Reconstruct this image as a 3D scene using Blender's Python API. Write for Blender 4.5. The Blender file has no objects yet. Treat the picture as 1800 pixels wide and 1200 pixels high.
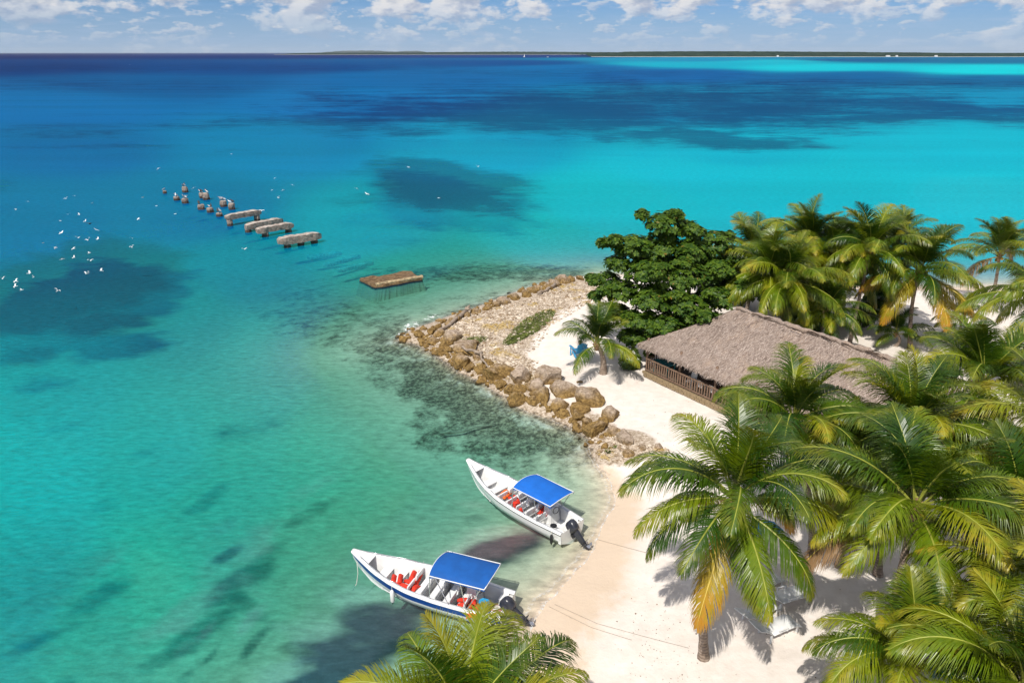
import bpy, math, random
import numpy as np
from mathutils import Vector, Matrix, noise as mnoise

R = math.radians
scene = bpy.context.scene
col = scene.collection

# ------------------------------------------------------------------ camera
F, W0, H0, HC = 1300.0, 1800.0, 1200.0, 20.0        # focal length in photo pixels, photo size, camera height
PITCH = math.atan((600 - 93.0) / F)
cam_d = bpy.data.cameras.new('camera')
cam = bpy.data.objects.new('camera', cam_d); col.objects.link(cam)
cam_d.sensor_width = 36; cam_d.lens = F / W0 * 36
cam_d.clip_start = 0.5; cam_d.clip_end = 300000
cam.location = (0, 0, HC); cam.rotation_euler = (math.pi / 2 - PITCH, 0, 0)
scene.camera = cam

# ------------------------------------------------------------------ sun and sky
SUN_EL = R(52); SUN_DIR = Vector((-0.44, -0.90, 0)).normalized()      # horizontal direction towards the sun
sun_vec = SUN_DIR * math.cos(SUN_EL) + Vector((0, 0, math.sin(SUN_EL)))
sd = bpy.data.lights.new('sun', 'SUN'); sd.energy = 4.7; sd.angle = R(0.53); sd.color = (1.0, 0.955, 0.88)
so = bpy.data.objects.new('sun', sd); col.objects.link(so)
so.rotation_euler = sun_vec.to_track_quat('Z', 'Y').to_euler(); so.location = (0, 0, 60)

scene.view_settings.view_transform = 'Standard'; scene.view_settings.look = 'None'
scene.view_settings.exposure = 0.0; scene.view_settings.gamma = 1.0
scene.view_settings.use_curve_mapping = False
scene.cycles.use_denoising = True
scene.cycles.max_bounces = 6; scene.cycles.diffuse_bounces = 2; scene.cycles.glossy_bounces = 2
scene.cycles.transparent_max_bounces = 10; scene.cycles.transmission_bounces = 2
scene.cycles.caustics_reflective = False; scene.cycles.caustics_refractive = False

def srgb(r, g, b):
    f = lambda c: (c / 255) / 12.92 if c / 255 <= 0.04045 else (((c / 255) + 0.055) / 1.055) ** 2.4
    return (f(r), f(g), f(b))

class Nodes:
    """small node-tree helper"""
    def __init__(s, tree): s.t = tree; s.n = tree.nodes; s.l = tree.links
    def new(s, typ, **kw):
        nd = s.n.new(typ)
        for k, v in kw.items():
            if k.startswith('i_'):
                key = k[2:]; key = int(key) if key.isdigit() else key.replace('_', ' ')
                s.put(nd.inputs[key], v)
            else: setattr(nd, k, v)
        return nd
    def put(s, sock, v):
        if isinstance(v, bpy.types.NodeSocket): s.l.new(v, sock)
        elif isinstance(v, bpy.types.Node): s.l.new(v.outputs[0], sock)
        else:
            if isinstance(v, (tuple, list)) and len(v) == 3 and sock.type == 'RGBA': v = (*v, 1)
            sock.default_value = v
    def math(s, op, a, b=0.0, c=None, clamp=False):
        nd = s.n.new('ShaderNodeMath'); nd.operation = op; nd.use_clamp = clamp
        s.put(nd.inputs[0], a); s.put(nd.inputs[1], b)
        if c is not None: s.put(nd.inputs[2], c)
        return nd.outputs[0]
    def mix(s, f, a, b, blend='MIX'):
        nd = s.n.new('ShaderNodeMix'); nd.data_type = 'RGBA'; nd.blend_type = blend
        s.put(nd.inputs[0], f); s.put(nd.inputs[6], a); s.put(nd.inputs[7], b)
        return nd.outputs[2]
    def step(s, v, lo, hi, to0=0.0, to1=1.0):
        nd = s.n.new('ShaderNodeMapRange'); nd.interpolation_type = 'SMOOTHSTEP'
        s.put(nd.inputs[0], v); s.put(nd.inputs[1], lo); s.put(nd.inputs[2], hi); s.put(nd.inputs[3], to0); s.put(nd.inputs[4], to1)
        return nd.outputs[0]
    def noise(s, vec, scale, detail=4, rough=0.55, dims='3D'):
        nd = s.n.new('ShaderNodeTexNoise'); nd.noise_dimensions = dims
        s.put(nd.inputs['Vector'], vec); nd.inputs['Scale'].default_value = scale
        nd.inputs['Detail'].default_value = detail; nd.inputs['Roughness'].default_value = rough
        return nd.outputs['Fac']
    def scaled(s, vec, sc, rot=(0, 0, 0)):
        nd = s.n.new('ShaderNodeMapping'); s.put(nd.inputs['Vector'], vec)
        nd.inputs['Scale'].default_value = sc; nd.inputs['Rotation'].default_value = rot
        return nd.outputs[0]
    def attr(s, name, out='Fac'):
        nd = s.n.new('ShaderNodeAttribute'); nd.attribute_name = name
        return nd.outputs[out]

world = bpy.data.worlds.new('World'); scene.world = world; world.use_nodes = True
world.cycles.sampling_method = 'MANUAL'; world.cycles.sample_map_resolution = 512
wn = Nodes(world.node_tree); wn.n.clear()
sky = wn.new('ShaderNodeTexSky', sky_type='NISHITA', sun_disc=False)
sky.sun_elevation = SUN_EL
sky.sun_rotation = math.atan2(SUN_DIR.x, SUN_DIR.y)
sky.altitude = 20; sky.air_density = 1.0; sky.dust_density = 0.05; sky.ozone_density = 4.0
geo = wn.new('ShaderNodeNewGeometry')
sep = wn.new('ShaderNodeSeparateXYZ'); wn.l.new(geo.outputs['Incoming'], sep.inputs[0])
# Incoming points from the sky to the viewer: flip
dx = wn.math('MULTIPLY', sep.outputs[0], -1.0); dy = wn.math('MULTIPLY', sep.outputs[1], -1.0); dz = wn.math('MULTIPLY', sep.outputs[2], -1.0)
el = wn.math('MAXIMUM', dz, 0.0)
rr_ = wn.math('SQRT', wn.math('ADD', wn.math('MULTIPLY', dx, dx), wn.math('MULTIPLY', dy, dy)))
hx = wn.math('DIVIDE', dx, rr_); hy = wn.math('DIVIDE', dy, rr_)
def cloud_at(S, off, dv=0.0, dh=0.0, flat=2.1):
    c = wn.new('ShaderNodeCombineXYZ'); wn.put(c.inputs[0], wn.math('MULTIPLY_ADD', hx, S, off + dh)); wn.put(c.inputs[1], wn.math('MULTIPLY_ADD', hy, S, off)); wn.put(c.inputs[2], wn.math('MULTIPLY_ADD', el, S * flat, dv))
    a = wn.noise(c.outputs[0], 1.0, 6, 0.56)
    b = wn.noise(c.outputs[0], 0.33, 2, 0.5)
    return wn.math('ADD', wn.math('MULTIPLY', a, 0.66), wn.math('MULTIPLY', b, 0.36))
# large cumulus heaps
d0 = cloud_at(15.0, 3.3); d1 = cloud_at(15.0, 3.3, 0.16, -0.12)
rise = wn.step(el, 0.012, 0.075)
mask = wn.step(wn.math('MULTIPLY_ADD', rise, 0.10, d0), 0.545, 0.600)
lit = wn.step(wn.math('SUBTRACT', d0, d1), -0.055, 0.055)
ccol = wn.mix(lit, (7.6, 8.4, 10.6), (15.5, 15.0, 14.8))
mask = wn.math('MULTIPLY', mask, wn.math('MULTIPLY_ADD', rise, 0.75, 0.20))
# small far puffs near the horizon
e0 = cloud_at(36.0, 9.1, flat=2.8); e1 = cloud_at(36.0, 9.1, 0.18, -0.1, flat=2.8)
mask2 = wn.math('MULTIPLY', wn.step(e0, 0.515, 0.575), wn.math('MULTIPLY_ADD', wn.step(el, 0.004, 0.03), 0.42, 0.08))
ccol2 = wn.mix(wn.step(wn.math('SUBTRACT', e0, e1), -0.06, 0.06), (8.0, 9.4, 12.2), (13.0, 13.2, 13.8))
wisps = wn.step(wn.noise(wn.scaled(geo.outputs['Incoming'], (9, 9, 90)), 2.2, 5, 0.6), 0.45, 0.75)
clear = wn.mix(1.0, sky.outputs[0], (0.58, 0.92, 1.55), 'MULTIPLY')          # tropical air: a little bluer than the model's
clear = wn.mix(wn.step(el, 0.0, 0.07, 0.6, 0.0), clear, (6.6, 9.2, 13.6))     # pale blue sea air low down
base = wn.mix(wn.math('MULTIPLY', wisps, 0.30), clear, (7.6, 9.8, 13.5))
skyc = wn.mix(mask, wn.mix(mask2, base, ccol2), ccol)
bg = wn.new('ShaderNodeBackground'); wn.put(bg.inputs[0], skyc); bg.inputs[1].default_value = 0.055
wo = wn.new('ShaderNodeOutputWorld'); wn.l.new(bg.outputs[0], wo.inputs[0])

# ------------------------------------------------------------------ pixel <-> world helpers
SP, CP = math.sin(PITCH), math.cos(PITCH)
def gp(px, py, z=0.0):
    """the point at height z seen at photo pixel (px, py)"""
    vv = (py - 600) / F; down = SP + vv * CP; fwd = CP - vv * SP
    t = (HC - z) / down
    return Vector(((px - 900) / F * t, fwd * t, z))
def to_px(x, y, z=0.0):
    d = y * CP - (z - HC) * SP
    vv = (-(z - HC) * CP - y * SP) / d
    return 900 + F * x / d, 600 + F * vv

# ------------------------------------------------------------------ generic mesh builder
class MB:
    def __init__(s): s.v = []; s.f = []; s.m = []
    def add(s, vs, fs, m=0):
        o = len(s.v); s.v += [tuple(p) for p in vs]
        for q in fs: s.f.append(tuple(i + o for i in q)); s.m.append(m)
    def box(s, c, d, mat=None, m=0):
        c = Vector(c); x, y, z = d[0] / 2, d[1] / 2, d[2] / 2
        vs = [Vector((a * x, b * y, e * z)) for e in (-1, 1) for b in (-1, 1) for a in (-1, 1)]
        vs = [(mat @ p if mat else p) + c for p in vs]
        s.add(vs, [(0, 2, 3, 1), (4, 5, 7, 6), (0, 1, 5, 4), (2, 6, 7, 3), (0, 4, 6, 2), (1, 3, 7, 5)], m)
    def tube(s, pts, rad, n=8, m=0, caps=True):
        pts = [Vector(p) for p in pts]; k = len(pts); vs = []
        if not isinstance(rad, (list, tuple)): rad = [rad] * k
        ref = Vector((0.13, 0.37, 0.92))
        for i, p in enumerate(pts):
            t = (pts[min(i + 1, k - 1)] - pts[max(i - 1, 0)]).normalized()
            if abs(t.dot(ref)) > 0.95: ref = Vector((0.9, 0.1, 0.2))
            a = t.cross(ref).normalized(); b = t.cross(a)
            for j in range(n):
                an = 2 * math.pi * j / n; vs.append(p + (a * math.cos(an) + b * math.sin(an)) * rad[i])
        fs = [(i * n + j, i * n + (j + 1) % n, (i + 1) * n + (j + 1) % n, (i + 1) * n + j) for i in range(k - 1) for j in range(n)]
        if caps: fs += [tuple(reversed(range(n))), tuple(range((k - 1) * n, k * n))]
        s.add(vs, fs, m)
    def mesh(s, name, mats, smooth=False):
        me = bpy.data.meshes.new(name); me.from_pydata(s.v, [], s.f)
        for mt in (mats if isinstance(mats, (list, tuple)) else [mats]): me.materials.append(mt)
        if len(set(s.m)) > 1: me.polygons.foreach_set('material_index', s.m)
        if smooth: me.polygons.foreach_set('use_smooth', [True] * len(me.polygons))
        me.update(); return me
    def build(s, name, mats, parent=None, smooth=False):
        return link(name, s.mesh(name, mats, smooth), parent)

def link(name, me, parent=None):
    o = bpy.data.objects.new(name, me); col.objects.link(o); o.parent = parent; return o
def tag(o, label=None, cat=None, group=None, kind=None):
    if label: o['label'] = label
    if cat: o['category'] = cat
    if group: o['group'] = group
    if kind: o['kind'] = kind
    elif cat: o['kind'] = 'thing'
    return o
def empty(name, loc, rz=0.0):
    o = bpy.data.objects.new(name, None); col.objects.link(o); o.location = loc; o.rotation_euler = (0, 0, rz)
    o.empty_display_size = 0.2; return o
def copy_tree(o, parent=None):
    c = o.copy(); col.objects.link(c); c.parent = parent
    for ch in list(o.children): copy_tree(ch, c)
    return c

# ------------------------------------------------------------------ materials
def material(name):
    m = bpy.data.materials.new(name); m.use_nodes = True
    nt = Nodes(m.node_tree); nt.n.clear()
    out = nt.new('ShaderNodeOutputMaterial'); return m, nt, out
def plain(name, c, rough=0.6, var=0.12, scale=6.0, bump=0.0, spec=0.4, metal=0.0, dirt=None):
    """base colour with cloudy variation, optional bump and dirt colour"""
    m, nt, out = material(name)
    co = nt.new('ShaderNodeTexCoord').outputs['Object']
    f = nt.noise(co, scale, 5, 0.6)
    cc = nt.mix(nt.step(f, 0.3, 0.7), tuple(x * (1 - var) for x in c), tuple(min(1, x * (1 + var)) for x in c))
    if dirt: cc = nt.mix(nt.step(nt.noise(co, scale * 0.6, 6, 0.65), 0.52, 0.72, 0, dirt[1]), cc, dirt[0])
    p = nt.new('ShaderNodeBsdfPrincipled'); nt.put(p.inputs['Base Color'], cc); p.inputs['Roughness'].default_value = rough
    p.inputs['Specular IOR Level'].default_value = spec; p.inputs['Metallic'].default_value = metal
    if bump:
        b = nt.new('ShaderNodeBump'); b.inputs['Strength'].default_value = bump; b.inputs['Distance'].default_value = 0.05
        nt.put(b.inputs['Height'], nt.noise(co, scale * 3, 6, 0.65)); nt.l.new(b.outputs[0], p.inputs['Normal'])
    nt.l.new(p.outputs[0], out.inputs[0]); return m

# ------------------------------------------------------------------ shoreline
ROCK_PX = [(1100, 800), (1060, 786), (1030, 772), (1000, 752), (965, 735), (925, 722), (895, 708), (870, 690), (848, 672), (815, 658), (790, 640), (760, 620), (735, 606), (700, 598),
           (722, 580), (760, 566), (800, 552), (850, 535), (900, 516), (945, 500), (985, 489), (1030, 486)]
BEACH_PX = [(905, 1215), (930, 1110), (962, 1060), (1012, 1010), (1046, 962), (1067, 920), (1080, 880), (1074, 850), (1050, 815), (1034, 795)]
shore = [Vector((-9, 4, 0)), Vector((-5, 12, 0))] + [gp(*p) for p in BEACH_PX] + [gp(*p) for p in ROCK_PX[2:]] + \
        [gp(1070, 482), gp(1180, 488), gp(1300, 492), gp(1500, 500), gp(1660, 506), gp(1800, 502), gp(2100, 495), Vector((220, 60, 0)), Vector((220, -80, 0)), Vector((-9, -80, 0))]
SH = np.array([(p.x, p.y) for p in shore])
RK = np.array([(gp(*p).x, gp(*p).y) for p in ROCK_PX])
def seg_dist(P, A, B):
    d = B - A; t = np.clip(((P - A) @ d) / (d @ d), 0, 1)
    return np.hypot(P[:, 0] - A[0] - t * d[0], P[:, 1] - A[1] - t * d[1])
def poly_dist(P, Q, closed):
    out = np.full(len(P), 1e9); n = len(Q)
    for i in range(n if closed else n - 1): out = np.minimum(out, seg_dist(P, Q[i], Q[(i + 1) % n]))
    return out
def inside(P, Q):
    c = np.zeros(len(P), bool); n = len(Q)
    for i in range(n):
        a, b = Q[i], Q[(i + 1) % n]
        cond = (a[1] > P[:, 1]) != (b[1] > P[:, 1])
        with np.errstate(divide='ignore', invalid='ignore'):
            xx = (b[0] - a[0]) * (P[:, 1] - a[1]) / (b[1] - a[1]) + a[0]
        c ^= cond & (P[:, 0] < xx)
    return c
def waves(P, sc, seed, n=7):
    """cheap smooth noise, about -1..1"""
    rg = np.random.RandomState(seed); z = np.zeros(len(P))
    for i in range(n):
        a = rg.rand() * 6.283; kf = sc * (0.6 + 1.6 * rg.rand())
        z += np.sin((P[:, 0] * math.cos(a) + P[:, 1] * math.sin(a)) * kf + rg.rand() * 6.28) * (0.6 + 0.8 * rg.rand())
    return z / (0.6 * n)
def fields(P):
    """signed shore distance (+ on land), closeness to the rocky edge, ground height"""
    sdist = poly_dist(P, SH, True); sdist = np.where(inside(P, SH), sdist, -sdist)
    sdist = sdist + 0.16 * waves(P, 1.1, 3) + 0.07 * waves(P, 3.0, 5)
    rk = np.exp(-np.maximum(poly_dist(P, RK, False) - 0.5, 0) / 3.0)
    d = np.maximum(sdist, 0); dn = np.maximum(-sdist, 0)
    beach = 1.05 * (1 - np.exp(-d / 7.5)); bank = 1.25 * (1 - np.exp(-d / 2.6))
    zin = beach * (1 - rk) + bank * rk + 0.05 * waves(P, 0.55, 11) * np.clip(d / 3, 0, 1) + 0.02 * waves(P, 2.3, 12) * np.clip(d / 3, 0, 1)
    dep = 3.2 * (1 - np.exp(-dn / 24.0)) + rk * 0.35 * (1 - np.exp(-dn / 1.0))
    return sdist, rk, np.where(sdist > 0, zin, -dep)
def ground(x, y):
    return float(fields(np.array([[x, y]], float))[2][0])
def on_ground(px, py):
    z = 0.8
    for _ in range(4):
        p = gp(px, py, z); z = max(ground(p.x, p.y), -0.5)
    return Vector((p.x, p.y, z))

# ------------------------------------------------------------------ sea-floor and other dark patches (photo pixels -> places on the sea floor)
# cx, cy, rx, ry, tilt deg, strength
GRASS_DARK = [(150, 490, 150, 56, -8, 1.5), (40, 545, 120, 42, 0, 1.25), (190, 568, 85, 22, -5, 1.2), (60, 628, 55, 17, -6, 0.55), (0, 330, 40, 12, 0, 0.4),
         (790, 330, 135, 38, 8, 1.35), (700, 395, 60, 9, 0, 0.4), (640, 352, 60, 14, 0, 0.5),
         (560, 208, 300, 17, -2, 0.6), (950, 196, 410, 37, 0, 0.98), (1250, 185, 410, 40, 0, 0.90), (1230, 243, 205, 18, 3, 0.95), (1600, 195, 330, 25, 0, 0.90), (730, 233, 70, 9, 0, 0.8),
         (1420, 258, 60, 5, 2, 0.6), (1350, 220, 250, 28, 0, 0.6), (80, 232, 140, 14, 0, 0.5), (200, 262, 160, 10, 0, 0.4), (420, 300, 120, 8, 0, 0.25),
         (100, 150, 350, 12, 0, 0.40), (300, 120, 500, 8, 0, 0.42), (1000, 128, 300, 7, 0, 0.4), (1500, 150, 420, 13, 0, 0.6),
         (430, 965, 95, 28, -38, 0.75), (395, 1000, 60, 22, 30, 0.6), (330, 1070, 110, 22, -32, 0.6), (440, 1090, 40, 12, -45, 0.6), (395, 925, 40, 12, -25, 0.7),
         (540, 860, 70, 12, -25, 0.4), (150, 1000, 90, 20, -32, 0.6), (100, 1040, 110, 18, -25, 0.5), (430, 720, 70, 34, -25, 0.45), (350, 830, 60, 14, -30, 0.5),
         (90, 705, 90, 12, -22, 0.4), (250, 745, 60, 9, -20, 0.3), (180, 830, 45, 14, -15, 0.4), (320, 1150, 30, 14, -45, 0.5), (90, 1155, 40, 20, -30, 0.45), (520, 1165, 60, 40, -40, 0.25), (360, 1110, 30, 8, -50, 0.5),
         (865, 958, 78, 32, -22, 1.0), (640, 1105, 150, 62, -28, 1.0), (560, 1185, 120, 55, -20, 0.9), (830, 885, 30, 10, 0, 0.4)]  # this row: darker patches beside the boats
REEF = [(600, 560, 150, 62, 18, 0.55), (540, 480, 90, 28, 0, 0.45), (840, 462, 215, 24, 3, 0.75), (960, 470, 110, 26, 0, 0.8), (700, 520, 90, 20, 10, 0.4), (680, 600, 70, 55, 20, 0.75),
        (760, 660, 75, 50, 35, 0.95), (840, 720, 95, 45, 25, 0.95), (900, 765, 110, 38, 8, 0.9), (780, 740, 70, 40, 10, 0.75), (960, 765, 70, 25, 15, 0.95), (1000, 820, 45, 22, 0, 0.5), (600, 610, 130, 20, 25, 0.4), (690, 640, 60, 40, 30, 0.55),
        (860, 540, 80, 8, -15, 0.5), (800, 512, 40, 6, -5, 0.5), (820, 530, 12, 6, 0, 0.9), (905, 800, 60, 25, 10, 0.7)]
FOAM = [(722, 574, 22, 9, -15, 1.0), (758, 558, 22, 5, -18, 0.95), (708, 606, 20, 6, 20, 0.8), (700, 588, 16, 6, -20, 0.85), (745, 620, 14, 4, 30, 0.5)]
def blobs(px, py, lst):
    m = np.zeros(len(px)); Q = np.stack([px, py * 2.6], 1)      # uneven outlines
    w1 = .22 * waves(Q, .018, 41) + .14 * waves(Q, .055, 42); w2 = .24 * waves(Q, .016, 43) + .15 * waves(Q, .05, 44)
    for cx, cy, rx, ry, rot, s in lst:
        a = R(rot); x = px - cx; y = py - cy
        xr = (x * math.cos(a) + y * math.sin(a)) / rx + w1; yr = (-x * math.sin(a) + y * math.cos(a)) / ry + w2
        m = np.maximum(m, s * np.clip((1.55 - np.hypot(xr, yr)) / 1.0, 0, 1))
    return m
# colour of the sea over sand, sampled at photo pixels
SEA = [(0, 98, 28, 60, 108), (450, 98, 20, 66, 120), (900, 98, 18, 74, 132), (0, 118, 20, 76, 128), (450, 120, 12, 88, 145), (900, 112, 12, 92, 150), (700, 140, 0, 112, 170), (300, 150, 5, 102, 155), (1000, 118, 0, 118, 175),
       (1250, 106, 0, 150, 190), (1500, 106, 0, 105, 150), (1750, 106, 0, 120, 160), (1200, 113, 10, 180, 205), (1450, 119, 25, 205, 220), (1750, 124, 50, 215, 225), (1350, 108, 40, 190, 210), (1500, 133, 0, 112, 165), (1200, 130, 0, 108, 168), (1750, 140, 0, 118, 165),
       (100, 190, 5, 118, 175), (600, 178, 0, 122, 180), (1200, 180, 0, 145, 185), (1700, 170, 0, 150, 190), (100, 260, 4, 122, 168), (500, 260, 0, 140, 180), (850, 265, 0, 165, 195), (1200, 285, 8, 190, 208), (1700, 270, 30, 188, 208), (1700, 340, 70, 195, 210),
       (1450, 350, 25, 190, 205), (1050, 360, 5, 190, 200), (650, 400, 0, 165, 178), (350, 370, 0, 132, 165), (60, 380, 4, 130, 165), (950, 420, 15, 185, 185), (420, 480, 0, 150, 162), (350, 560, 5, 158, 158), (720, 495, 20, 165, 150), (860, 505, 45, 165, 145),
       (100, 680, 4, 158, 158), (450, 620, 8, 165, 158), (640, 700, 45, 160, 140), (300, 800, 15, 160, 155), (60, 850, 12, 168, 166), (560, 800, 50, 162, 142), (700, 820, 80, 160, 135), (800, 880, 105, 165, 135), (350, 900, 35, 160, 145), (450, 700, 8, 158, 150), (440, 800, 22, 160, 145), (60, 1000, 10, 155, 152),
       (300, 1050, 75, 172, 150), (550, 980, 85, 162, 138), (600, 920, 85, 162, 136), (150, 1150, 55, 165, 148), (430, 1160, 75, 168, 145), (720, 900, 100, 162, 135), (930, 980, 135, 172, 140), (1020, 850, 140, 165, 135), (880, 1020, 120, 170, 142), (800, 780, 70, 125, 110)]
SC = np.array([[s[0], s[1]] for s in SEA], float); SCOL = np.array([np.array(srgb(*s[2:])) * (np.array([0.95, 1.02, 1.02]) if s[1] > 560 else np.array([0.6, 0.90, 0.90])) for s in SEA])
def feat(px, py):
    return np.stack([px / 260.0, np.log(np.maximum(py - 91.0, 1.0)) * 2.3], 1)
def sea_colour(px, py):
    fp = feat(px, py); fc = feat(SC[:, 0], SC[:, 1]); out = np.zeros((len(px), 3)); w = np.zeros(len(px))
    for i in range(len(fc)):
        d2 = ((fp - fc[i]) ** 2).sum(1); ww = 1.0 / (d2 + 0.05) ** 2.6
        out += ww[:, None] * SCOL[i]; w += ww
    return out / w[:, None]

def polar_grid(step, r0, r1, half):
    nr = int(math.log(r1 / r0) / step) + 1; na = int(2 * half / step) + 1
    r = r0 * np.exp(np.linspace(0, math.log(r1 / r0), nr)); a = np.linspace(-half, half, na)
    rr, aa = np.meshgrid(r, a, indexing='ij')
    P = np.stack([(rr * np.sin(aa)).ravel(), (rr * np.cos(aa)).ravel()], 1)
    i, j = np.meshgrid(np.arange(nr - 1), np.arange(na - 1), indexing='ij')
    q = np.stack([i * na + j, (i + 1) * na + j, (i + 1) * na + j + 1, i * na + j + 1], -1).reshape(-1, 4)[:, ::-1]
    return P, q
def grid_mesh(name, P, Z, q, mat, attrs, cattrs):
    used = np.unique(q); remap = np.full(len(P), -1); remap[used] = np.arange(len(used)); q = remap[q]
    co = np.column_stack([P, Z])[used].astype(np.float32)
    me = bpy.data.meshes.new(name); me.vertices.add(len(co)); me.vertices.foreach_set('co', co.ravel())
    me.loops.add(q.size); me.loops.foreach_set('vertex_index', q.ravel().astype(np.int32))
    me.polygons.add(len(q)); me.polygons.foreach_set('loop_start', np.arange(0, q.size, 4, dtype=np.int32))
    me.polygons.foreach_set('use_smooth', np.ones(len(q), bool))
    me.update(calc_edges=True); me.validate()
    for n, a in attrs.items():
        at = me.attributes.new(n, 'FLOAT', 'POINT'); at.data.foreach_set('value', a[used].astype(np.float32))
    for n, a in cattrs.items():
        at = me.attributes.new(n, 'FLOAT_COLOR', 'POINT'); at.data.foreach_set('color', np.column_stack([a, np.ones(len(a))])[used].astype(np.float32).ravel())
    me.materials.append(mat); return link(name, me)

# --- sand and sea-floor material
def sand_material():
    m, nt, out = material('sand')
    co = nt.new('ShaderNodeTexCoord').outputs['Object']
    big = nt.noise(co, 0.35, 4); fine = nt.noise(co, 9, 6, 0.7); mid = nt.noise(co, 1.6, 6, 0.6)
    dry = nt.mix(nt.step(mid, 0.3, 0.7), (0.69, 0.615, 0.545), (0.77, 0.70, 0.635))
    dry = nt.mix(nt.step(fine, 0.55, 0.8, 0, 0.25), dry, (0.45, 0.38, 0.31))
    wet = nt.mix(big, (0.60, 0.47, 0.345), (0.68, 0.545, 0.415))
    wf = nt.math('ADD', nt.attr('wet'), nt.math('MULTIPLY', nt.math('SUBTRACT', mid, 0.5), 0.7))
    c = nt.mix(nt.step(wf, 0.3, 0.7), dry, wet)
    rub = nt.mix(nt.step(nt.noise(co, 6, 6, 0.75), 0.35, 0.65), (0.22, 0.155, 0.095), (0.60, 0.51, 0.41))
    rf = nt.math('ADD', nt.attr('rubble'), nt.math('MULTIPLY', nt.math('SUBTRACT', mid, 0.5), 0.9))
    c = nt.mix(nt.step(rf, 0.35, 0.65), c, rub)
    # under water: sea grass, other dark patches and broken reef
    gn = nt.math('MULTIPLY', nt.math('SUBTRACT', nt.noise(nt.scaled(co, (0.6, 1.2, 1), (0, 0, 0.5)), 0.35, 5, 0.62), 0.5), 1.3)
    gm = nt.step(nt.math('ADD', nt.attr('grass_dark'), gn), 0.2, 0.9)
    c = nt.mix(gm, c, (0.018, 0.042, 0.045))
    rn = nt.math('MULTIPLY', nt.math('SUBTRACT', nt.noise(co, 0.9, 6, 0.7), 0.5), 1.9)
    rm = nt.step(nt.math('ADD', nt.attr('reef'), rn), 0.28, 0.95)
    reefc = nt.mix(nt.step(nt.noise(co, 3.4, 6, 0.78), 0.42, 0.62), (0.085, 0.066, 0.046), (0.36, 0.29, 0.20))
    c = nt.mix(rm, c, reefc)
    b = nt.new('ShaderNodeBump'); b.inputs['Strength'].default_value = 0.45; b.inputs['Distance'].default_value = 0.06
    h = nt.math('ADD', nt.math('MULTIPLY', nt.noise(co, 3.2, 5, 0.6), 1.0), nt.math('MULTIPLY', fine, 0.35))
    nt.put(b.inputs['Height'], h)
    p = nt.new('ShaderNodeBsdfPrincipled'); nt.put(p.inputs['Base Color'], c)
    nt.put(p.inputs['Roughness'], nt.step(wf, 0.3, 0.8, 0.95, 0.55)); p.inputs['Specular IOR Level'].default_value = 0.25
    nt.l.new(b.outputs[0], p.inputs['Normal']); nt.l.new(p.outputs[0], out.inputs[0]); return m
MAT_SAND = sand_material()

Pg, qg = polar_grid(0.0072, 5.0, 900.0, R(64))
sdist, rk, zg = fields(Pg)
pxg, pyg = to_px(Pg[:, 0], Pg[:, 1])
wet = np.where(sdist > 0, np.clip(1.25 - zg / 0.34, 0, 1), 1.0) * (1 - 0.6 * rk)
rub = blobs(pxg, pyg, [(860, 590, 105, 55, -20, 1.0), (960, 540, 80, 30, -22, 1.0), (1010, 515, 60, 22, -5, 0.8), (790, 585, 60, 28, -10, 1.0), (900, 640, 50, 22, 30, 0.9), (1060, 762, 45, 18, 35, 0.8)])
rub = np.maximum(rub, np.clip(1.5 - np.abs(poly_dist(Pg, RK, False) - .4) / 1.2, 0, 1))
rub = np.where(sdist > -0.3, rub, 0)
gmask = np.where(sdist < -0.6, blobs(pxg, pyg, GRASS_DARK), 0); rmask = np.where(sdist < 0.15, np.maximum(blobs(pxg, pyg, REEF), rk * 0.8), 0)
ground_o = grid_mesh('sand_ground', Pg, zg, qg, MAT_SAND, {'wet': wet, 'rubble': rub, 'grass_dark': gmask, 'reef': rmask}, {})
tag(ground_o, 'pale sand beach and spit running down into the sea floor', kind='structure')

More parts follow.
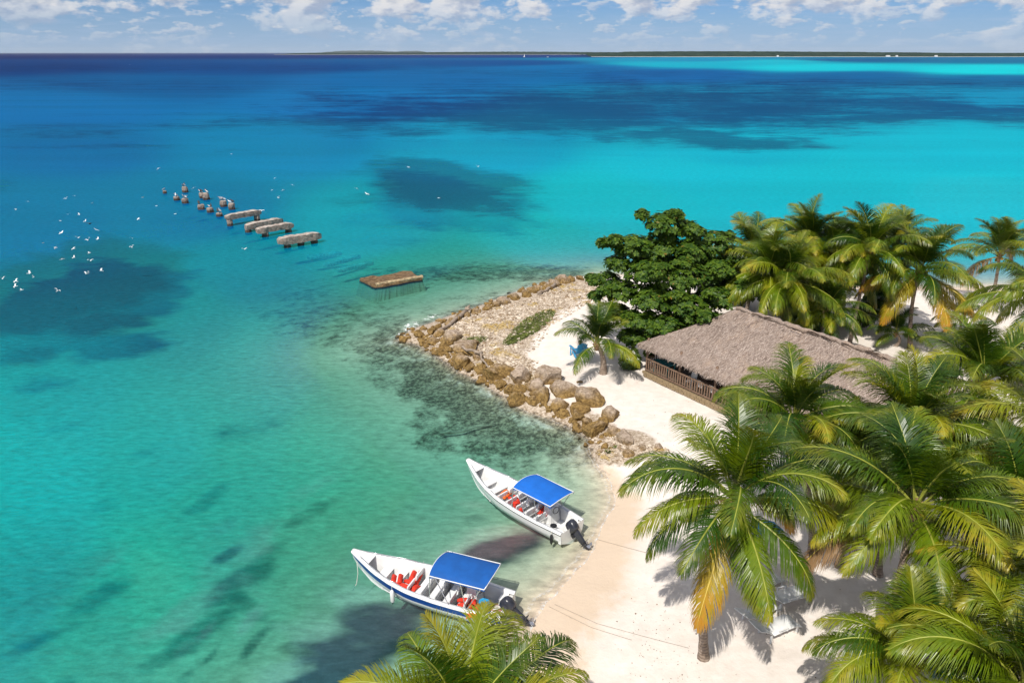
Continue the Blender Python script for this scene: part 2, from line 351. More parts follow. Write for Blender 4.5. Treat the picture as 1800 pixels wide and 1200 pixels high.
# --- sea
def sea_material():
    m, nt, out = material('sea_water')
    co = nt.new('ShaderNodeTexCoord').outputs['Object']
    gn = nt.math('MULTIPLY', nt.math('SUBTRACT', nt.noise(nt.scaled(co, (0.6, 1.2, 1), (0, 0, 0.5)), 0.35, 5, 0.62), 0.5), 1.3)
    fn = nt.math('MULTIPLY', nt.math('SUBTRACT', nt.noise(nt.scaled(co, (0.5, 1.0, 1)), 0.05, 7, 0.68), 0.5), 2.1)
    gn = nt.math('ADD', gn, nt.math('MULTIPLY', fn, nt.attr('distant')))
    gm = nt.step(nt.math('ADD', nt.attr('grass_dark'), gn), 0.16, 1.0)
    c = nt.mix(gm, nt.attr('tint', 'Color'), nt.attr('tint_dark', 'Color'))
    # wind streaks, with ripple light and shade put into the colour
    st = nt.noise(nt.scaled(co, (0.55, 1.4, 1), (0, 0, 0.2)), 2.5, 5, 0.72)
    st2 = nt.noise(nt.scaled(co, (0.10, 0.8, 1), (0, 0, 0.05)), 0.06, 4, 0.6)
    rip = nt.math('ADD', nt.math('MULTIPLY', nt.math('SUBTRACT', st, 0.5), 1.35), nt.math('MULTIPLY', nt.math('SUBTRACT', st2, 0.5), 0.5))
    hsv = nt.new('ShaderNodeHueSaturation'); nt.put(hsv.inputs['Value'], nt.math('ADD', rip, 1.0)); nt.put(hsv.inputs['Color'], c)
    dif = nt.new('ShaderNodeBsdfDiffuse'); nt.put(dif.inputs[0], hsv.outputs[0])
    bmp = nt.new('ShaderNodeBump'); bmp.inputs['Strength'].default_value = 0.9; bmp.inputs['Distance'].default_value = 0.16
    h = nt.math('ADD', nt.math('MULTIPLY', nt.noise(nt.scaled(co, (0.7, 1.3, 1), (0, 0, 0.3)), 1.3, 5, 0.62), 0.8), nt.math('MULTIPLY', nt.noise(nt.scaled(co, (0.5, 1.2, 1), (0, 0, 0.12)), 0.16, 4, 0.6), 2.2))
    nt.put(bmp.inputs['Height'], h)
    nt.l.new(bmp.outputs[0], dif.inputs['Normal'])
    h2 = nt.new('ShaderNodeHueSaturation'); nt.put(h2.inputs['Value'], nt.math('MULTIPLY_ADD', rip, 0.85, 0.95)); nt.put(h2.inputs['Color'], nt.attr('trans', 'Color'))  # ripple caustics painted as lighter and darker transmission
    tr = nt.new('ShaderNodeBsdfTransparent'); nt.put(tr.inputs[0], h2.outputs[0])
    mx = nt.new('ShaderNodeMixShader'); nt.put(mx.inputs[0], nt.attr('opacity')); nt.l.new(tr.outputs[0], mx.inputs[1]); nt.l.new(dif.outputs[0], mx.inputs[2])
    gl = nt.new('ShaderNodeBsdfGlossy'); gl.inputs['Roughness'].default_value = 0.12; nt.l.new(bmp.outputs[0], gl.inputs['Normal'])
    fr = nt.new('ShaderNodeFresnel'); fr.inputs[0].default_value = 1.33; nt.l.new(bmp.outputs[0], fr.inputs['Normal'])
    m2 = nt.new('ShaderNodeMixShader'); nt.put(m2.inputs[0], nt.math('MINIMUM', nt.math('MULTIPLY', fr.outputs[0], 0.26), 0.035))
    nt.l.new(mx.outputs[0], m2.inputs[1]); nt.l.new(gl.outputs[0], m2.inputs[2])
    foam = nt.new('ShaderNodeBsdfDiffuse'); foam.inputs[0].default_value = (0.85, 0.87, 0.86, 1)
    fnz = nt.noise(co, 2.6, 4, 0.72)
    f1 = nt.step(nt.math('ADD', nt.attr('foam'), nt.math('MULTIPLY', nt.math('SUBTRACT', fnz, 0.5), 2.8)), 0.85, 1.30)
    # thin swash lines where the water runs out on the sand
    dpt = nt.attr('depth'); dw = nt.math('ADD', dpt, nt.math('MULTIPLY', nt.math('SUBTRACT', nt.noise(co, 0.8, 4), 0.5), 0.05))
    l1 = nt.math('MULTIPLY', nt.step(dw, -0.006, 0.004), nt.step(dw, 0.004, 0.020, 1, 0))
    l2 = nt.math('MULTIPLY', nt.step(dw, 0.045, 0.055), nt.step(dw, 0.055, 0.08, 1, 0))
    ln = nt.math('MULTIPLY', nt.math('ADD', nt.math('MULTIPLY', l1, 0.75), nt.math('MULTIPLY', l2, 0.35)), nt.step(nt.noise(co, 6, 5, 0.7), 0.42, 0.62))
    ff = nt.math('MAXIMUM', f1, ln)
    m3 = nt.new('ShaderNodeMixShader'); nt.put(m3.inputs[0], ff); nt.l.new(m2.outputs[0], m3.inputs[1]); nt.l.new(foam.outputs[0], m3.inputs[2])
    nt.l.new(m3.outputs[0], out.inputs[0]); return m
MAT_SEA = sea_material()
Ps, qs = polar_grid(0.0085, 5.0, 70000.0, R(64))
sds, rks, zs = fields(Ps)
pxs, pys = to_px(Ps[:, 0], Ps[:, 1])
depth = np.where(sds > 0, -zs, -zs)
C = sea_colour(pxs, pys)
dpos = np.maximum(depth, 0)
LIGHT = 1.38
dist = np.hypot(Ps[:, 0], Ps[:, 1])
farf = np.clip((dist - 130) / 260, 0, 1); farf = farf * farf * (3 - 2 * farf)
op = 1 - np.exp(-dpos * 0.30); op = op + (1 - op) * farf
T = np.exp(-dpos[:, None] * np.array([0.85, 0.07, 0.11]))
Ssand = np.array([0.62, 0.50, 0.38])
thru = ((1 - op)[:, None] * T) ** 2
tint = np.clip((C / LIGHT - 0.02 - thru * Ssand) / np.maximum(op, 0.05)[:, None], 0.001, 0.75)
nearw = np.clip(1 - dist / 60, 0, 1)[:, None]
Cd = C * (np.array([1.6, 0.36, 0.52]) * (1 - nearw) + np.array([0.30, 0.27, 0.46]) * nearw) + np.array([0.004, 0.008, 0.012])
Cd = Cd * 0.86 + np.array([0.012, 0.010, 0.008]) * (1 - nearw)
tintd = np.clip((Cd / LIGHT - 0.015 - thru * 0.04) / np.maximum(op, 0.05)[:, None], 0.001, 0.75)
gs = np.where(sds < -0.6, blobs(pxs, pys, GRASS_DARK), 0)
gs = np.maximum(gs, 0.55 * np.where(sds < 0, blobs(pxs, pys, REEF), 0) * np.clip((dist - 45) / 30, 0, 1))
fo = blobs(pxs, pys, FOAM)
keep = (sds[qs] < 2.0).any(1)
sea = grid_mesh('sea', Ps, np.zeros(len(Ps)), qs[keep], MAT_SEA, {'grass_dark': gs, 'opacity': op, 'foam': fo, 'depth': depth, 'distant': np.clip((dist - 60) / 120, 0, 1)}, {'tint': tint, 'tint_dark': tintd, 'trans': T})
tag(sea, 'turquoise sea deepening to dark blue at the horizon', kind='structure')

# ------------------------------------------------------------------ far shore
def far_land():
    rg = np.random.RandomState(4)
    mat, nt, out = material('far_forest')
    co = nt.new('ShaderNodeTexCoord').outputs['Object']
    c = nt.mix(nt.step(nt.noise(co, 0.02, 5, 0.7), 0.35, 0.65), (0.010, 0.026, 0.022), (0.034, 0.055, 0.035))
    d = nt.new('ShaderNodeBsdfDiffuse'); nt.put(d.inputs[0], c); nt.l.new(d.outputs[0], out.inputs[0])
    def strip(name, x0, x1, y0, y1, nx, ny, h0, jag, label, seed):
        rr = np.random.RandomState(seed); mb = MB()
        for j in range(ny + 1):
            for i in range(nx + 1):
                x = x0 + (x1 - x0) * i / nx; e = min(1.0, min(i, nx - i) / (nx * 0.10))
                y = y0 + (y1 - y0) * j / ny + (1 - e) * 120 + 60 * math.sin(x * 0.0011 + seed) + 35 * math.sin(x * 0.004 + 2)
                edge = 0.0 if j == 0 else 1.0
                z = -1.0 if j == 0 else 1.2 if j == 1 else (h0 * (0.55 + 0.45 * e) * (0.8 + 0.2 * math.sin(x * 0.0016 + seed * 2)) + jag * (rr.rand() - 0.5)) * min(1, 0.55 + 0.15 * j)
                if j == 1: y = y - (y1 - y0) / ny * 0.85
                mb.v.append((x, y, z))
        n = nx + 1
        for j in range(ny):
            for i in range(nx): mb.f.append((j * n + i, j * n + i + 1, (j + 1) * n + i + 1, (j + 1) * n + i)); mb.m.append(1 if j == 0 else 0)
        return tag(mb.build(name, [mat, MAT_FARSAND]), label, kind='structure')
    MAT_FARSAND = plain('far_sand', (0.55, 0.50, 0.42), 0.9, 0.2, 0.02)
    strip('far_shore', 420, 4300, 4100, 5600, 700, 8, 25, 7, 'low wooded shore across the bay with a pale beach line', 3)
    strip('far_headland', -2600, 1600, 8600, 10200, 500, 5, 30, 8, 'thin dark headland on the horizon', 7)
    # blue hill beyond the horizon
    mb = MB(); nx = 60
    for j in range(5):
        for i in range(nx + 1):
            x = -7600 + 5200 * i / nx; u_ = i / nx
            prof = 85 * math.exp(-((u_ - 0.5) / 0.20) ** 2) + 45 * math.exp(-((u_ - 0.28) / 0.12) ** 2) + 70 * math.exp(-((u_ - 0.8) / 0.1) ** 2) + 12 * rg.rand()
            mb.v.append((x, 27000 + j * 500, prof * (0, 0.6, 1.0, 0.7, 0.2)[j] - 3))
    for j in range(4):
        for i in range(nx): mb.f.append((j * (nx + 1) + i, j * (nx + 1) + i + 1, (j + 1) * (nx + 1) + i + 1, (j + 1) * (nx + 1) + i)); mb.m.append(0)
    tag(mb.build('far_hill', mat, smooth=True), 'blue hill far beyond the horizon', kind='structure')
far_land()
WHITE_FAR = plain('far_white', (0.8, 0.8, 0.8), 0.5, 0.05)
for px, w, dep in ((1530, 20, 9), (1612, 14, 8), (1545, 10, 8), (1345, 9, 7)):
    p = gp(px, 100.6); p.y = min(p.y, 4050); p.x = (px - 900) / F * p.y * 1.0
    b = empty('beach_house', (p.x, 4075 + 60 * math.sin(p.x * 0.0011 + 3), 0.5))
    mb = MB(); mb.box((0, 0, 2.5), (w, dep, 5)); mb.build('wall', WHITE_FAR, b)
    mb = MB(); mb.add([(-w * .55, -dep * .6, 5.02), (w * .55, -dep * .6, 5.02), (w * .55, dep * .6, 5.02), (-w * .55, dep * .6, 5.02), (-w * .4, 0, 7.5), (w * .4, 0, 7.5)], [(3, 2, 1, 0), (0, 1, 5, 4), (2, 3, 4, 5), (1, 2, 5), (3, 0, 4)])
    mb.build('roof', plain('far_roof', (0.6, 0.55, 0.5), 0.8), b)
    tag(b, 'white low building on the beach of the far shore', 'house', 'white buildings on the far shore')

# ------------------------------------------------------------------ rocks
def boulder_mesh(seed, sub=3):
    import bmesh
    rg = random.Random(seed); bm = bmesh.new(); bmesh.ops.create_icosphere(bm, subdivisions=sub, radius=1.0)
    planes = []
    for _ in range(13):
        n = Vector((rg.gauss(0, 1), rg.gauss(0, 1), rg.gauss(0, 0.8))).normalized(); planes.append((n, 0.46 + 0.30 * rg.random()))
    off = Vector((rg.random() * 50, rg.random() * 50, rg.random() * 50))
    for vv in bm.verts:
        p = vv.co.copy()
        for n, d in planes:
            e = p.dot(n) - d
            if e > 0: p -= n * e * 0.985
        p += p.normalized() * (0.13 * mnoise.noise(p * 1.7 + off) + 0.07 * mnoise.noise(p * 4.8 + off))
        vv.co = p
    me = bpy.data.meshes.new('boulder'); bm.to_mesh(me); bm.free()
    return me
def rock_material():
    m, nt, out = material('rock')
    tc = nt.new('ShaderNodeTexCoord'); co = tc.outputs['Object']
    g = nt.new('ShaderNodeNewGeometry'); sp = nt.new('ShaderNodeSeparateXYZ'); nt.l.new(g.outputs['Position'], sp.inputs[0])
    oi = nt.new('ShaderNodeObjectInfo')
    n1 = nt.noise(g.outputs['Position'], 1.3, 6, 0.65); n2 = nt.noise(g.outputs['Position'], 6.0, 6, 0.72)
    pale = nt.mix(nt.step(n2, 0.35, 0.65), (0.24, 0.175, 0.12), (0.47, 0.375, 0.295))
    gold = nt.mix(nt.step(n2, 0.35, 0.65), (0.125, 0.075, 0.026), (0.32, 0.205, 0.072))
    # tide line: golden algae low down, uneven upper edge
    h = nt.math('ADD', sp.outputs[2], nt.math('MULTIPLY', nt.math('SUBTRACT', n1, 0.5), 1.3))
    h = nt.math('ADD', h, nt.math('MULTIPLY', nt.math('SUBTRACT', oi.outputs['Random'], 0.5), 0.5))
    c = nt.mix(nt.step(h, 0.62, 1.35), gold, pale)
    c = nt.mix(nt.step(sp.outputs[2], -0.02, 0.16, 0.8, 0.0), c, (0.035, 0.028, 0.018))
    c = nt.mix(nt.step(nt.noise(g.outputs['Position'], 2.7, 7, 0.75), 0.56, 0.70, 0, 0.7), c, (0.10, 0.075, 0.055))
    b = nt.new('ShaderNodeBump'); b.inputs['Strength'].default_value = 0.8; b.inputs['Distance'].default_value = 0.09
    nt.put(b.inputs['Height'], nt.math('ADD', n2, nt.noise(g.outputs['Position'], 2.2, 5, 0.6)))
    p = nt.new('ShaderNodeBsdfPrincipled'); nt.put(p.inputs['Base Color'], c); p.inputs['Roughness'].default_value = 0.9; p.inputs['Specular IOR Level'].default_value = 0.2
    nt.l.new(b.outputs[0], p.inputs['Normal']); nt.l.new(p.outputs[0], out.inputs[0]); return m
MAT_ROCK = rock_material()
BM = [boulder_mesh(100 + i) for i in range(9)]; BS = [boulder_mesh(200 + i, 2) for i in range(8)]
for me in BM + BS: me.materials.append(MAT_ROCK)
rg = random.Random(5)
# x, y, width in photo pixels; kind: g algae-golden at the waterline, p pale on the bank
ROCKS = [(708, 597, 15, 'g'), (736, 592, 19, 'g'), (742, 604, 17, 'g'), (761, 603, 20, 'g'), (774, 623, 16, 'g'), (781, 608, 20, 'g'), (790, 617, 20, 'g'), (773, 588, 18, 'p'), (795, 597, 34, 'p'), (818, 615, 42, 'p'),
         (806, 633, 22, 'g'), (815, 642, 28, 'g'), (826, 653, 20, 'g'), (846, 653, 22, 'g'), (847, 674, 19, 'g'), (868, 662, 38, 'p'), (841, 629, 18, 'p'), (830, 606, 22, 'p'), (758, 584, 16, 'g'), (884, 656, 36, 'p'),
         (915, 664, 42, 'p'), (963, 666, 46, 'p'), (990, 689, 44, 'p'), (942, 682, 30, 'g'), (953, 698, 34, 'g'), (913, 684, 22, 'g'), (915, 697, 14, 'g'), (913, 713, 31, 'g'), (937, 714, 18, 'g'),
         (1033, 702, 42, 'p'), (987, 715, 30, 'g'), (1018, 720, 36, 'g'), (990, 733, 20, 'g'), (1017, 735, 26, 'g'), (1032, 744, 18, 'g'), (1013, 754, 16, 'g'), (1048, 757, 38, 'g'), (1070, 733, 32, 'p'), (1100, 773, 34, 'g'),
         (1030, 783, 13, 'g'), (1063, 786, 14, 'g'), (1103, 799, 18, 'g'), (1130, 788, 16, 'g'), (1157, 788, 15, 'g'), (1078, 762, 22, 'g'), (1060, 745, 20, 'g'), (880, 682, 22, 'g'), (895, 690, 20, 'g'), (858, 640, 20, 'p'),
         (990, 494, 24, 'f'), (975, 501, 20, 'f'), (960, 507, 18, 'f'), (1003, 492, 18, 'f'), (945, 512, 18, 'f'), (925, 519, 18, 'f'), (905, 525, 16, 'f'), (885, 531, 20, 'f'), (872, 537, 16, 'f'), (855, 543, 15, 'f'), (838, 549, 14, 'f'), (820, 555, 14, 'f'),
         (803, 562, 15, 'f'), (788, 570, 15, 'f'), (770, 577, 15, 'f'), (1020, 490, 14, 'f'), (1040, 488, 14, 'f'), (932, 510, 13, 'f'), (895, 521, 13, 'f'), (862, 533, 12, 'f'), (955, 500, 14, 'f'), (970, 495, 12, 'f')]
RL = {'g': ('golden brown algae-stained boulder at the waterline of the rocky bank', 'waterline boulders of the rocky bank'),
      'p': ('pale grey weathered boulder on top of the rocky bank above the cove', 'pale boulders topping the rocky bank'),
      'f': ('dark brown rock on the seaward far edge of the rubble spit', 'rocks along the seaward edge of the spit'),
      's': ('small broken stone wedged between the big boulders of the bank', 'small stones between the boulders')}
PALE = ['small pale boulder beside the root end of the driftwood trunk', 'long pale pinkish boulder below the driftwood trunk', 'broad pale grey boulder crossed by the grey driftwood branch',
        'tall steep pale boulder above the bleached hanging branch', 'small pale boulder tucked behind the grey driftwood branch', 'pale boulder sunk in the rubble above the driftwood branch',
        'pale steep-faced boulder between the hanging branch and the dark brown waterline boulder', 'rounded pale boulder with a dark gap beneath, facing the cove', 'large flat-topped pale boulder bordering the open sand',
        'large pale boulder stained orange on its underside', 'pale sandy boulder where the bank meets the open beach', 'pale boulder half buried in sand near the end of the bank', 'small pale boulder behind the hanging branch']
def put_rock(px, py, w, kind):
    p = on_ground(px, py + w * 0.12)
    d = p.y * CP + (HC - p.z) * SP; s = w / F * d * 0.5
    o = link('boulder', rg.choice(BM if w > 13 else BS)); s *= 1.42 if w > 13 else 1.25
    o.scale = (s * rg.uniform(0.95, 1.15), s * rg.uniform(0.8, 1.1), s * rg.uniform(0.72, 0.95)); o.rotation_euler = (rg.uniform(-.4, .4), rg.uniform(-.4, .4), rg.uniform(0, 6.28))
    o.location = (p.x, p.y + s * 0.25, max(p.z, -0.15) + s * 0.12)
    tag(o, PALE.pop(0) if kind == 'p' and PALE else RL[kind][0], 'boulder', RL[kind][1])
for r_ in ROCKS: put_rock(*r_)
for _ in range(210):
    i = rg.randrange(1, len(ROCK_PX) - 3); a, b = ROCK_PX[i], ROCK_PX[i + 1]; t = rg.random()
    x = a[0] + (b[0] - a[0]) * t; y = a[1] + (b[1] - a[1]) * t
    if i < 13: x += rg.uniform(-6, 16); y -= rg.uniform(-4, 22)
    else: x += rg.uniform(-5, 10); y += rg.uniform(-3, 12)
    put_rock(x, y, rg.uniform(6, 12), 's' if i < 13 else 'f')
# coral rubble: far too many to count
def rubble():
    mb = MB(); r2 = random.Random(9)
    base = [Vector(c) for c in ((1, 0, 0), (-.9, .1, 0), (0, 1, .1), (.1, -1, 0), (0, .1, .7), (0, 0, -.5))]
    fs = [(0, 2, 4), (2, 1, 4), (1, 3, 4), (3, 0, 4), (2, 0, 5), (1, 2, 5), (3, 1, 5), (0, 3, 5)]
    zones = [(860, 590, 100, 50, -22, 2600), (955, 540, 85, 26, -22, 1800), (1010, 512, 55, 20, -5, 900), (795, 585, 50, 22, -15, 1200), (905, 635, 45, 20, 30, 900), (1062, 760, 42, 16, 38, 420), (840, 560, 70, 14, -25, 1300), (1140, 783, 35, 6, 5, 160), (940, 640, 60, 14, 25, 260)]
    for cx, cy, rx, ry, rot, n in zones:
        P = []
        for _ in range(n):
            an = r2.random() * 6.283; q = r2.random() ** 0.6 * 1.15; x = rx * q * math.cos(an); y = ry * q * math.sin(an); a = R(rot)
            p = gp(cx + x * math.cos(a) - y * math.sin(a), cy + x * math.sin(a) + y * math.cos(a), 0.95); P.append((p.x, p.y))
        sdv, _, zz = fields(np.array(P))
        for (x, y), sv, z in zip(P, sdv, zz):
            if sv < 0.2: continue
            s = r2.uniform(0.04, 0.12) * (1.7 if r2.random() < 0.12 else 1); rz = Matrix.Rotation(r2.random() * 6.28, 3, 'Z') @ Matrix.Rotation(r2.uniform(-.7, .7), 3, 'X')
            sc = Vector((s * r2.uniform(.7, 1.7), s * r2.uniform(.6, 1.1), s * r2.uniform(.5, 1)))
            mb.add([rz @ Vector((b.x * sc.x, b.y * sc.y, b.z * sc.z)) + Vector((x, y, z + s * 0.15)) for b in base], fs)
    mt, nt, out = material('coral_rubble'); g = nt.new('ShaderNodeNewGeometry')
    c = nt.mix(nt.new('ShaderNodeNewGeometry').outputs['Random Per Island'], (0.24, 0.165, 0.10), (0.68, 0.59, 0.48))
    c = nt.mix(nt.step(nt.noise(g.outputs['Position'], 0.6, 4), 0.54, 0.64, 0, 0.75), c, (0.40, 0.28, 0.09))
    d = nt.new('ShaderNodeBsdfDiffuse'); nt.put(d.inputs[0], c); nt.l.new(d.outputs[0], out.inputs[0])
    tag(mb.build('coral_rubble', mt), 'broken coral rubble strewn over the spit', 'rubble', kind='stuff')
rubble()
def ground_plants():
    mb = MB(); r2 = random.Random(12); P = []
    for cx, cy, rx, ry, rot, n in ((935, 563, 42, 13, -30, 2300), (912, 580, 28, 8, -25, 800), (830, 588, 26, 6, -10, 420), (1075, 770, 10, 3, 0, 60)):
        a = R(rot)
        for _ in range(n):
            an = r2.random() * 6.283; q = r2.random() ** 0.7 * 1.1; x = rx * q * math.cos(an); y = ry * q * math.sin(an)
            p = gp(cx + x * math.cos(a) - y * math.sin(a), cy + x * math.sin(a) + y * math.cos(a), 1.1); P.append((p.x, p.y))
    zz = fields(np.array(P))[2]
    for (x, y), z in zip(P, zz):
        for _ in range(3):
            h = r2.uniform(.06, .20); a = r2.random() * 6.28; w = r2.uniform(.02, .05); dx_, dy_ = math.cos(a), math.sin(a)
            mb.add([(x - dy_ * w, y + dx_ * w, z), (x + dy_ * w, y - dx_ * w, z), (x + dx_ * h * .9, y + dy_ * h * .9, z + h * .8)], [(0, 1, 2)])
    tag(mb.build('ground_cover', plain('ground_cover', (0.10, 0.125, 0.018), 0.7, 0.5, 2.0)), 'low green beach creeper growing on the rubble spit', 'ground cover', kind='stuff')
ground_plants()

# driftwood
MAT_DRIFT = plain('driftwood', (0.30, 0.235, 0.18), 0.85, 0.25, 5, 0.5, dirt=((0.10, 0.07, 0.05), 0.7))
def log(a, b, r0, r1, label, za=0.15, zb=0.15, root=False, bend=0.12, name='driftwood_log'):
    A = on_ground(*a); B = on_ground(*b); A.z = max(A.z, -0.3) + za; B.z = max(B.z, -0.3) + zb
    e = empty(name, A); mb = MB(); n = 8; side = (B - A).cross(Vector((0, 0, 1))).normalized()
    pts = [(A.lerp(B, i / n) + side * bend * math.sin(i / n * 5) + Vector((0, 0, .06 * math.sin(i * 1.7)))) - A for i in range(n + 1)]
    mb.tube(pts, [r0 + (r1 - r0) * i / n + 0.015 * math.sin(i * 2.3) for i in range(n + 1)], 8); mb.build('stem', MAT_DRIFT, e, True)
    if root:
        mb = MB(); T_ = pts[-1]; d = (pts[-1] - pts[-2]).normalized()
        for kx in range(4):
            q = Vector((rg.uniform(-1, 1), rg.uniform(-1, 1), rg.uniform(-.1, 1))) * 0.6 + d
            mb = MB(); mb.tube([T_ - d * .1, T_ + q * .22, T_ + q * .42], [r1 * .9, r1 * .6, r1 * .2], 6); mb.build('root', MAT_DRIFT, e, True)
    tag(e, label, 'log', 'driftwood logs'); return e
log((766, 590), (822, 553), .10, .17, 'long weathered driftwood trunk with flared root end on the spit tip', .25, .3, True)
log((945, 519), (978, 505), .10, .16, 'pale driftwood log lying among rocks near the almond tree', .2, .25)
log((812, 622), (845, 637), .09, .11, 'grey driftwood branch wedged across the bank boulders', .55, .65)
log((846, 637), (858, 662), .08, .05, 'bleached bent branch hanging down towards the water', .7, .45)
lo = log((775, 767), (872, 751), .07, .05, 'straight thin pole lying under the clear shallow water', .02, .02, name='sunken_pole')
lo['group'] = 'sunken poles'

# ------------------------------------------------------------------ palms
def frond_mesh(seed, L, e0, droop, nl=118, ll=1.12, sag=0.55, yaw=0.0, vlift=0.35, ragged=0.04):
    r2 = random.Random(seed); n = 20; pts = [Vector((0, 0, 0))]; e = []
    for i in range(n):
        s = (i + .5) / n; a = e0 - droop * s ** 1.5; y = yaw * s * s
        d = Vector((math.cos(a) * math.cos(y), math.cos(a) * math.sin(y), math.sin(a))); pts.append(pts[-1] + d * L / n)
    mb = MB(); mb.tube(pts, [0.036 * (1 - i / n) ** .8 + 0.006 for i in range(n + 1)], 5, 1)
    def at(s):
        x = min(s * n, n - 1e-4); i = int(x); return pts[i].lerp(pts[i + 1], x - i), (pts[i + 1] - pts[i]).normalized()
    for i in range(nl):
        for sd_ in (-1, 1):
            if r2.random() < ragged: continue
            s = 0.17 + 0.83 * (i + 0.5 * r2.random()) / nl; p, t = at(s)
            b = (Vector((-t.y, t.x, 0)) if abs(t.z) < 0.98 else Vector((0, 1, 0))).normalized() * sd_
            nn = b.cross(t) * sd_; nn = nn if nn.z >= 0 else -nn
            if abs(t.z) > 0.9: nn = Vector((-t.z, 0, t.x)).normalized()
            q = (s - 0.17) / 0.83
            ln = ll * (0.50 + 0.62 * math.sin(math.pi * min(1, q * 0.80 + 0.12)) ** 0.9 - 0.50 * q ** 3) * r2.uniform(.88, 1.06)
            al = R(64 - 34 * q + r2.uniform(-5, 5))
            d = (t * math.cos(al) + b * math.sin(al) + nn * (vlift * (1 - 0.5 * q) + r2.uniform(-.10, .10))).normalized()
            w = 0.019 * (1 - 0.35 * q); ps = []; P = p.copy(); seg = 3
            for k_ in range(seg + 1):
                wv = (t - d * t.dot(d)); wv = wv.normalized() if wv.length > 1e-3 else nn
                ww = w * (1.0, 1.05, .72, .06)[k_]; ps += [P - wv * ww, P + wv * ww]
                d = (d + Vector((r2.uniform(-.11, .11), r2.uniform(-.11, .11), -sag * (0.35 + .45 * k_) * r2.uniform(.7, 1.3)))).normalized(); P = P + d * ln / seg
            mb.add(ps, [(0, 1, 3, 2), (2, 3, 5, 4), (4, 5, 7, 6)], 0)
    return mb
def leaf_material(name, c1, c2, tip, trans=0.25):
    m, nt, out = material(name)
    oi = nt.new('ShaderNodeObjectInfo'); co = nt.new('ShaderNodeTexCoord').outputs['Object']
    c = nt.mix(nt.math('MULTIPLY_ADD', oi.outputs['Random'], 0.8, nt.math('MULTIPLY', nt.math('SUBTRACT', nt.noise(co, 5, 3), 0.5), 0.9)), c1, c2)
    sp = nt.new('ShaderNodeSeparateXYZ'); nt.l.new(co, sp.inputs[0])
    ln = nt.new('ShaderNodeVectorMath', operation='LENGTH'); nt.l.new(co, ln.inputs[0])
    tf = nt.math('MULTIPLY', nt.step(nt.math('ADD', ln.outputs['Value'], nt.math('MULTIPLY', oi.outputs['Random'], 0.9)), 2.7, 4.4), nt.step(nt.noise(co, 2.2, 4, 0.6), 0.35, 0.6))
    c = nt.mix(tf, c, tip)
    p = nt.new('ShaderNodeBsdfPrincipled'); nt.put(p.inputs['Base Color'], c); p.inputs['Roughness'].default_value = 0.36; p.inputs['Specular IOR Level'].default_value = 0.5
    t = nt.new('ShaderNodeBsdfTranslucent'); nt.put(t.inputs[0], nt.mix(1.0, c, (1.25, 1.15, 0.5), 'MULTIPLY'))
    mx = nt.new('ShaderNodeMixShader'); mx.inputs[0].default_value = trans; nt.l.new(p.outputs[0], mx.inputs[1]); nt.l.new(t.outputs[0], mx.inputs[2])
    nt.l.new(mx.outputs[0], out.inputs[0]); return m
LEAF = {'green': leaf_material('palm_leaf_green', (0.022, 0.070, 0.004), (0.095, 0.165, 0.006), (0.20, 0.21, 0.010)),
        'lime': leaf_material('palm_leaf_lime', (0.110, 0.185, 0.005), (0.245, 0.275, 0.007), (0.36, 0.30, 0.018)),
        'gold': leaf_material('palm_leaf_gold', (0.24, 0.235, 0.010), (0.42, 0.29, 0.018), (0.50, 0.25, 0.025)),
        'dry': leaf_material('palm_leaf_dry', (0.24, 0.14, 0.06), (0.34, 0.22, 0.11), (0.28, 0.16, 0.08), 0.15)}
MAT_RACHIS = plain('palm_rachis', (0.29, 0.31, 0.045), 0.5, 0.25, 1.5)
MAT_RACHIS_OLD = plain('palm_rachis_old', (0.50, 0.36, 0.07), 0.5, 0.25, 1.5)
FR = {'up': [], 'mid': [], 'low': [], 'hang': []}
sd0 = 0
for cls, specs in {'up': [(3.5, 84, 40, .28), (3.8, 76, 62, .35), (3.6, 68, 50, .30), (3.7, 80, 80, .4)],
                   'mid': [(4.0, 58, 88, .5), (4.2, 48, 80, .55), (4.1, 42, 92, .6), (4.0, 52, 105, .55), (4.2, 36, 78, .5)],
                   'low': [(4.2, 24, 80, .75), (4.1, 14, 72, .85), (4.2, 20, 92, .85), (4.0, 8, 64, .9)],
                   'hang': [(4.0, -12, 62, .9), (3.9, -24, 50, .9), (3.9, -6, 78, 1.0)]}.items():
    for (L, e0, dr, sg) in specs:
        sd0 += 1
        me = frond_mesh(sd0, L, R(e0), R(dr), sag=sg, yaw=random.Random(sd0).uniform(-.45, .45), vlift=(0.45 if cls == 'up' else 0.3 if cls == 'mid' else 0.12)).mesh('frond', [LEAF['green'], MAT_RACHIS])
        FR[cls].append(me)
def trunk_material():
    m, nt, out = material('palm_trunk')
    co = nt.new('ShaderNodeTexCoord').outputs['Object']
    wv = nt.new('ShaderNodeTexWave', wave_type='BANDS', bands_direction='Z'); nt.put(wv.inputs['Vector'], co)
    wv.inputs['Scale'].default_value = 2.6; wv.inputs['Distortion'].default_value = 2.2; wv.inputs['Detail'].default_value = 3
    c = nt.mix(nt.step(nt.noise(co, 4, 6, 0.7), 0.3, 0.7), (0.20, 0.145, 0.105), (0.36, 0.285, 0.225))
    c = nt.mix(nt.step(wv.outputs['Fac'], 0.25, 0.05, 0, 0.55), c, (0.09, 0.06, 0.045))
    p = nt.new('ShaderNodeBsdfPrincipled'); nt.put(p.inputs['Base Color'], c); p.inputs['Roughness'].default_value = 0.9
    b = nt.new('ShaderNodeBump'); b.inputs['Strength'].default_value = 0.6; b.inputs['Distance'].default_value = 0.03; nt.put(b.inputs['Height'], wv.outputs['Fac']); nt.l.new(b.outputs[0], p.inputs['Normal'])
    nt.l.new(p.outputs[0], out.inputs[0]); return m
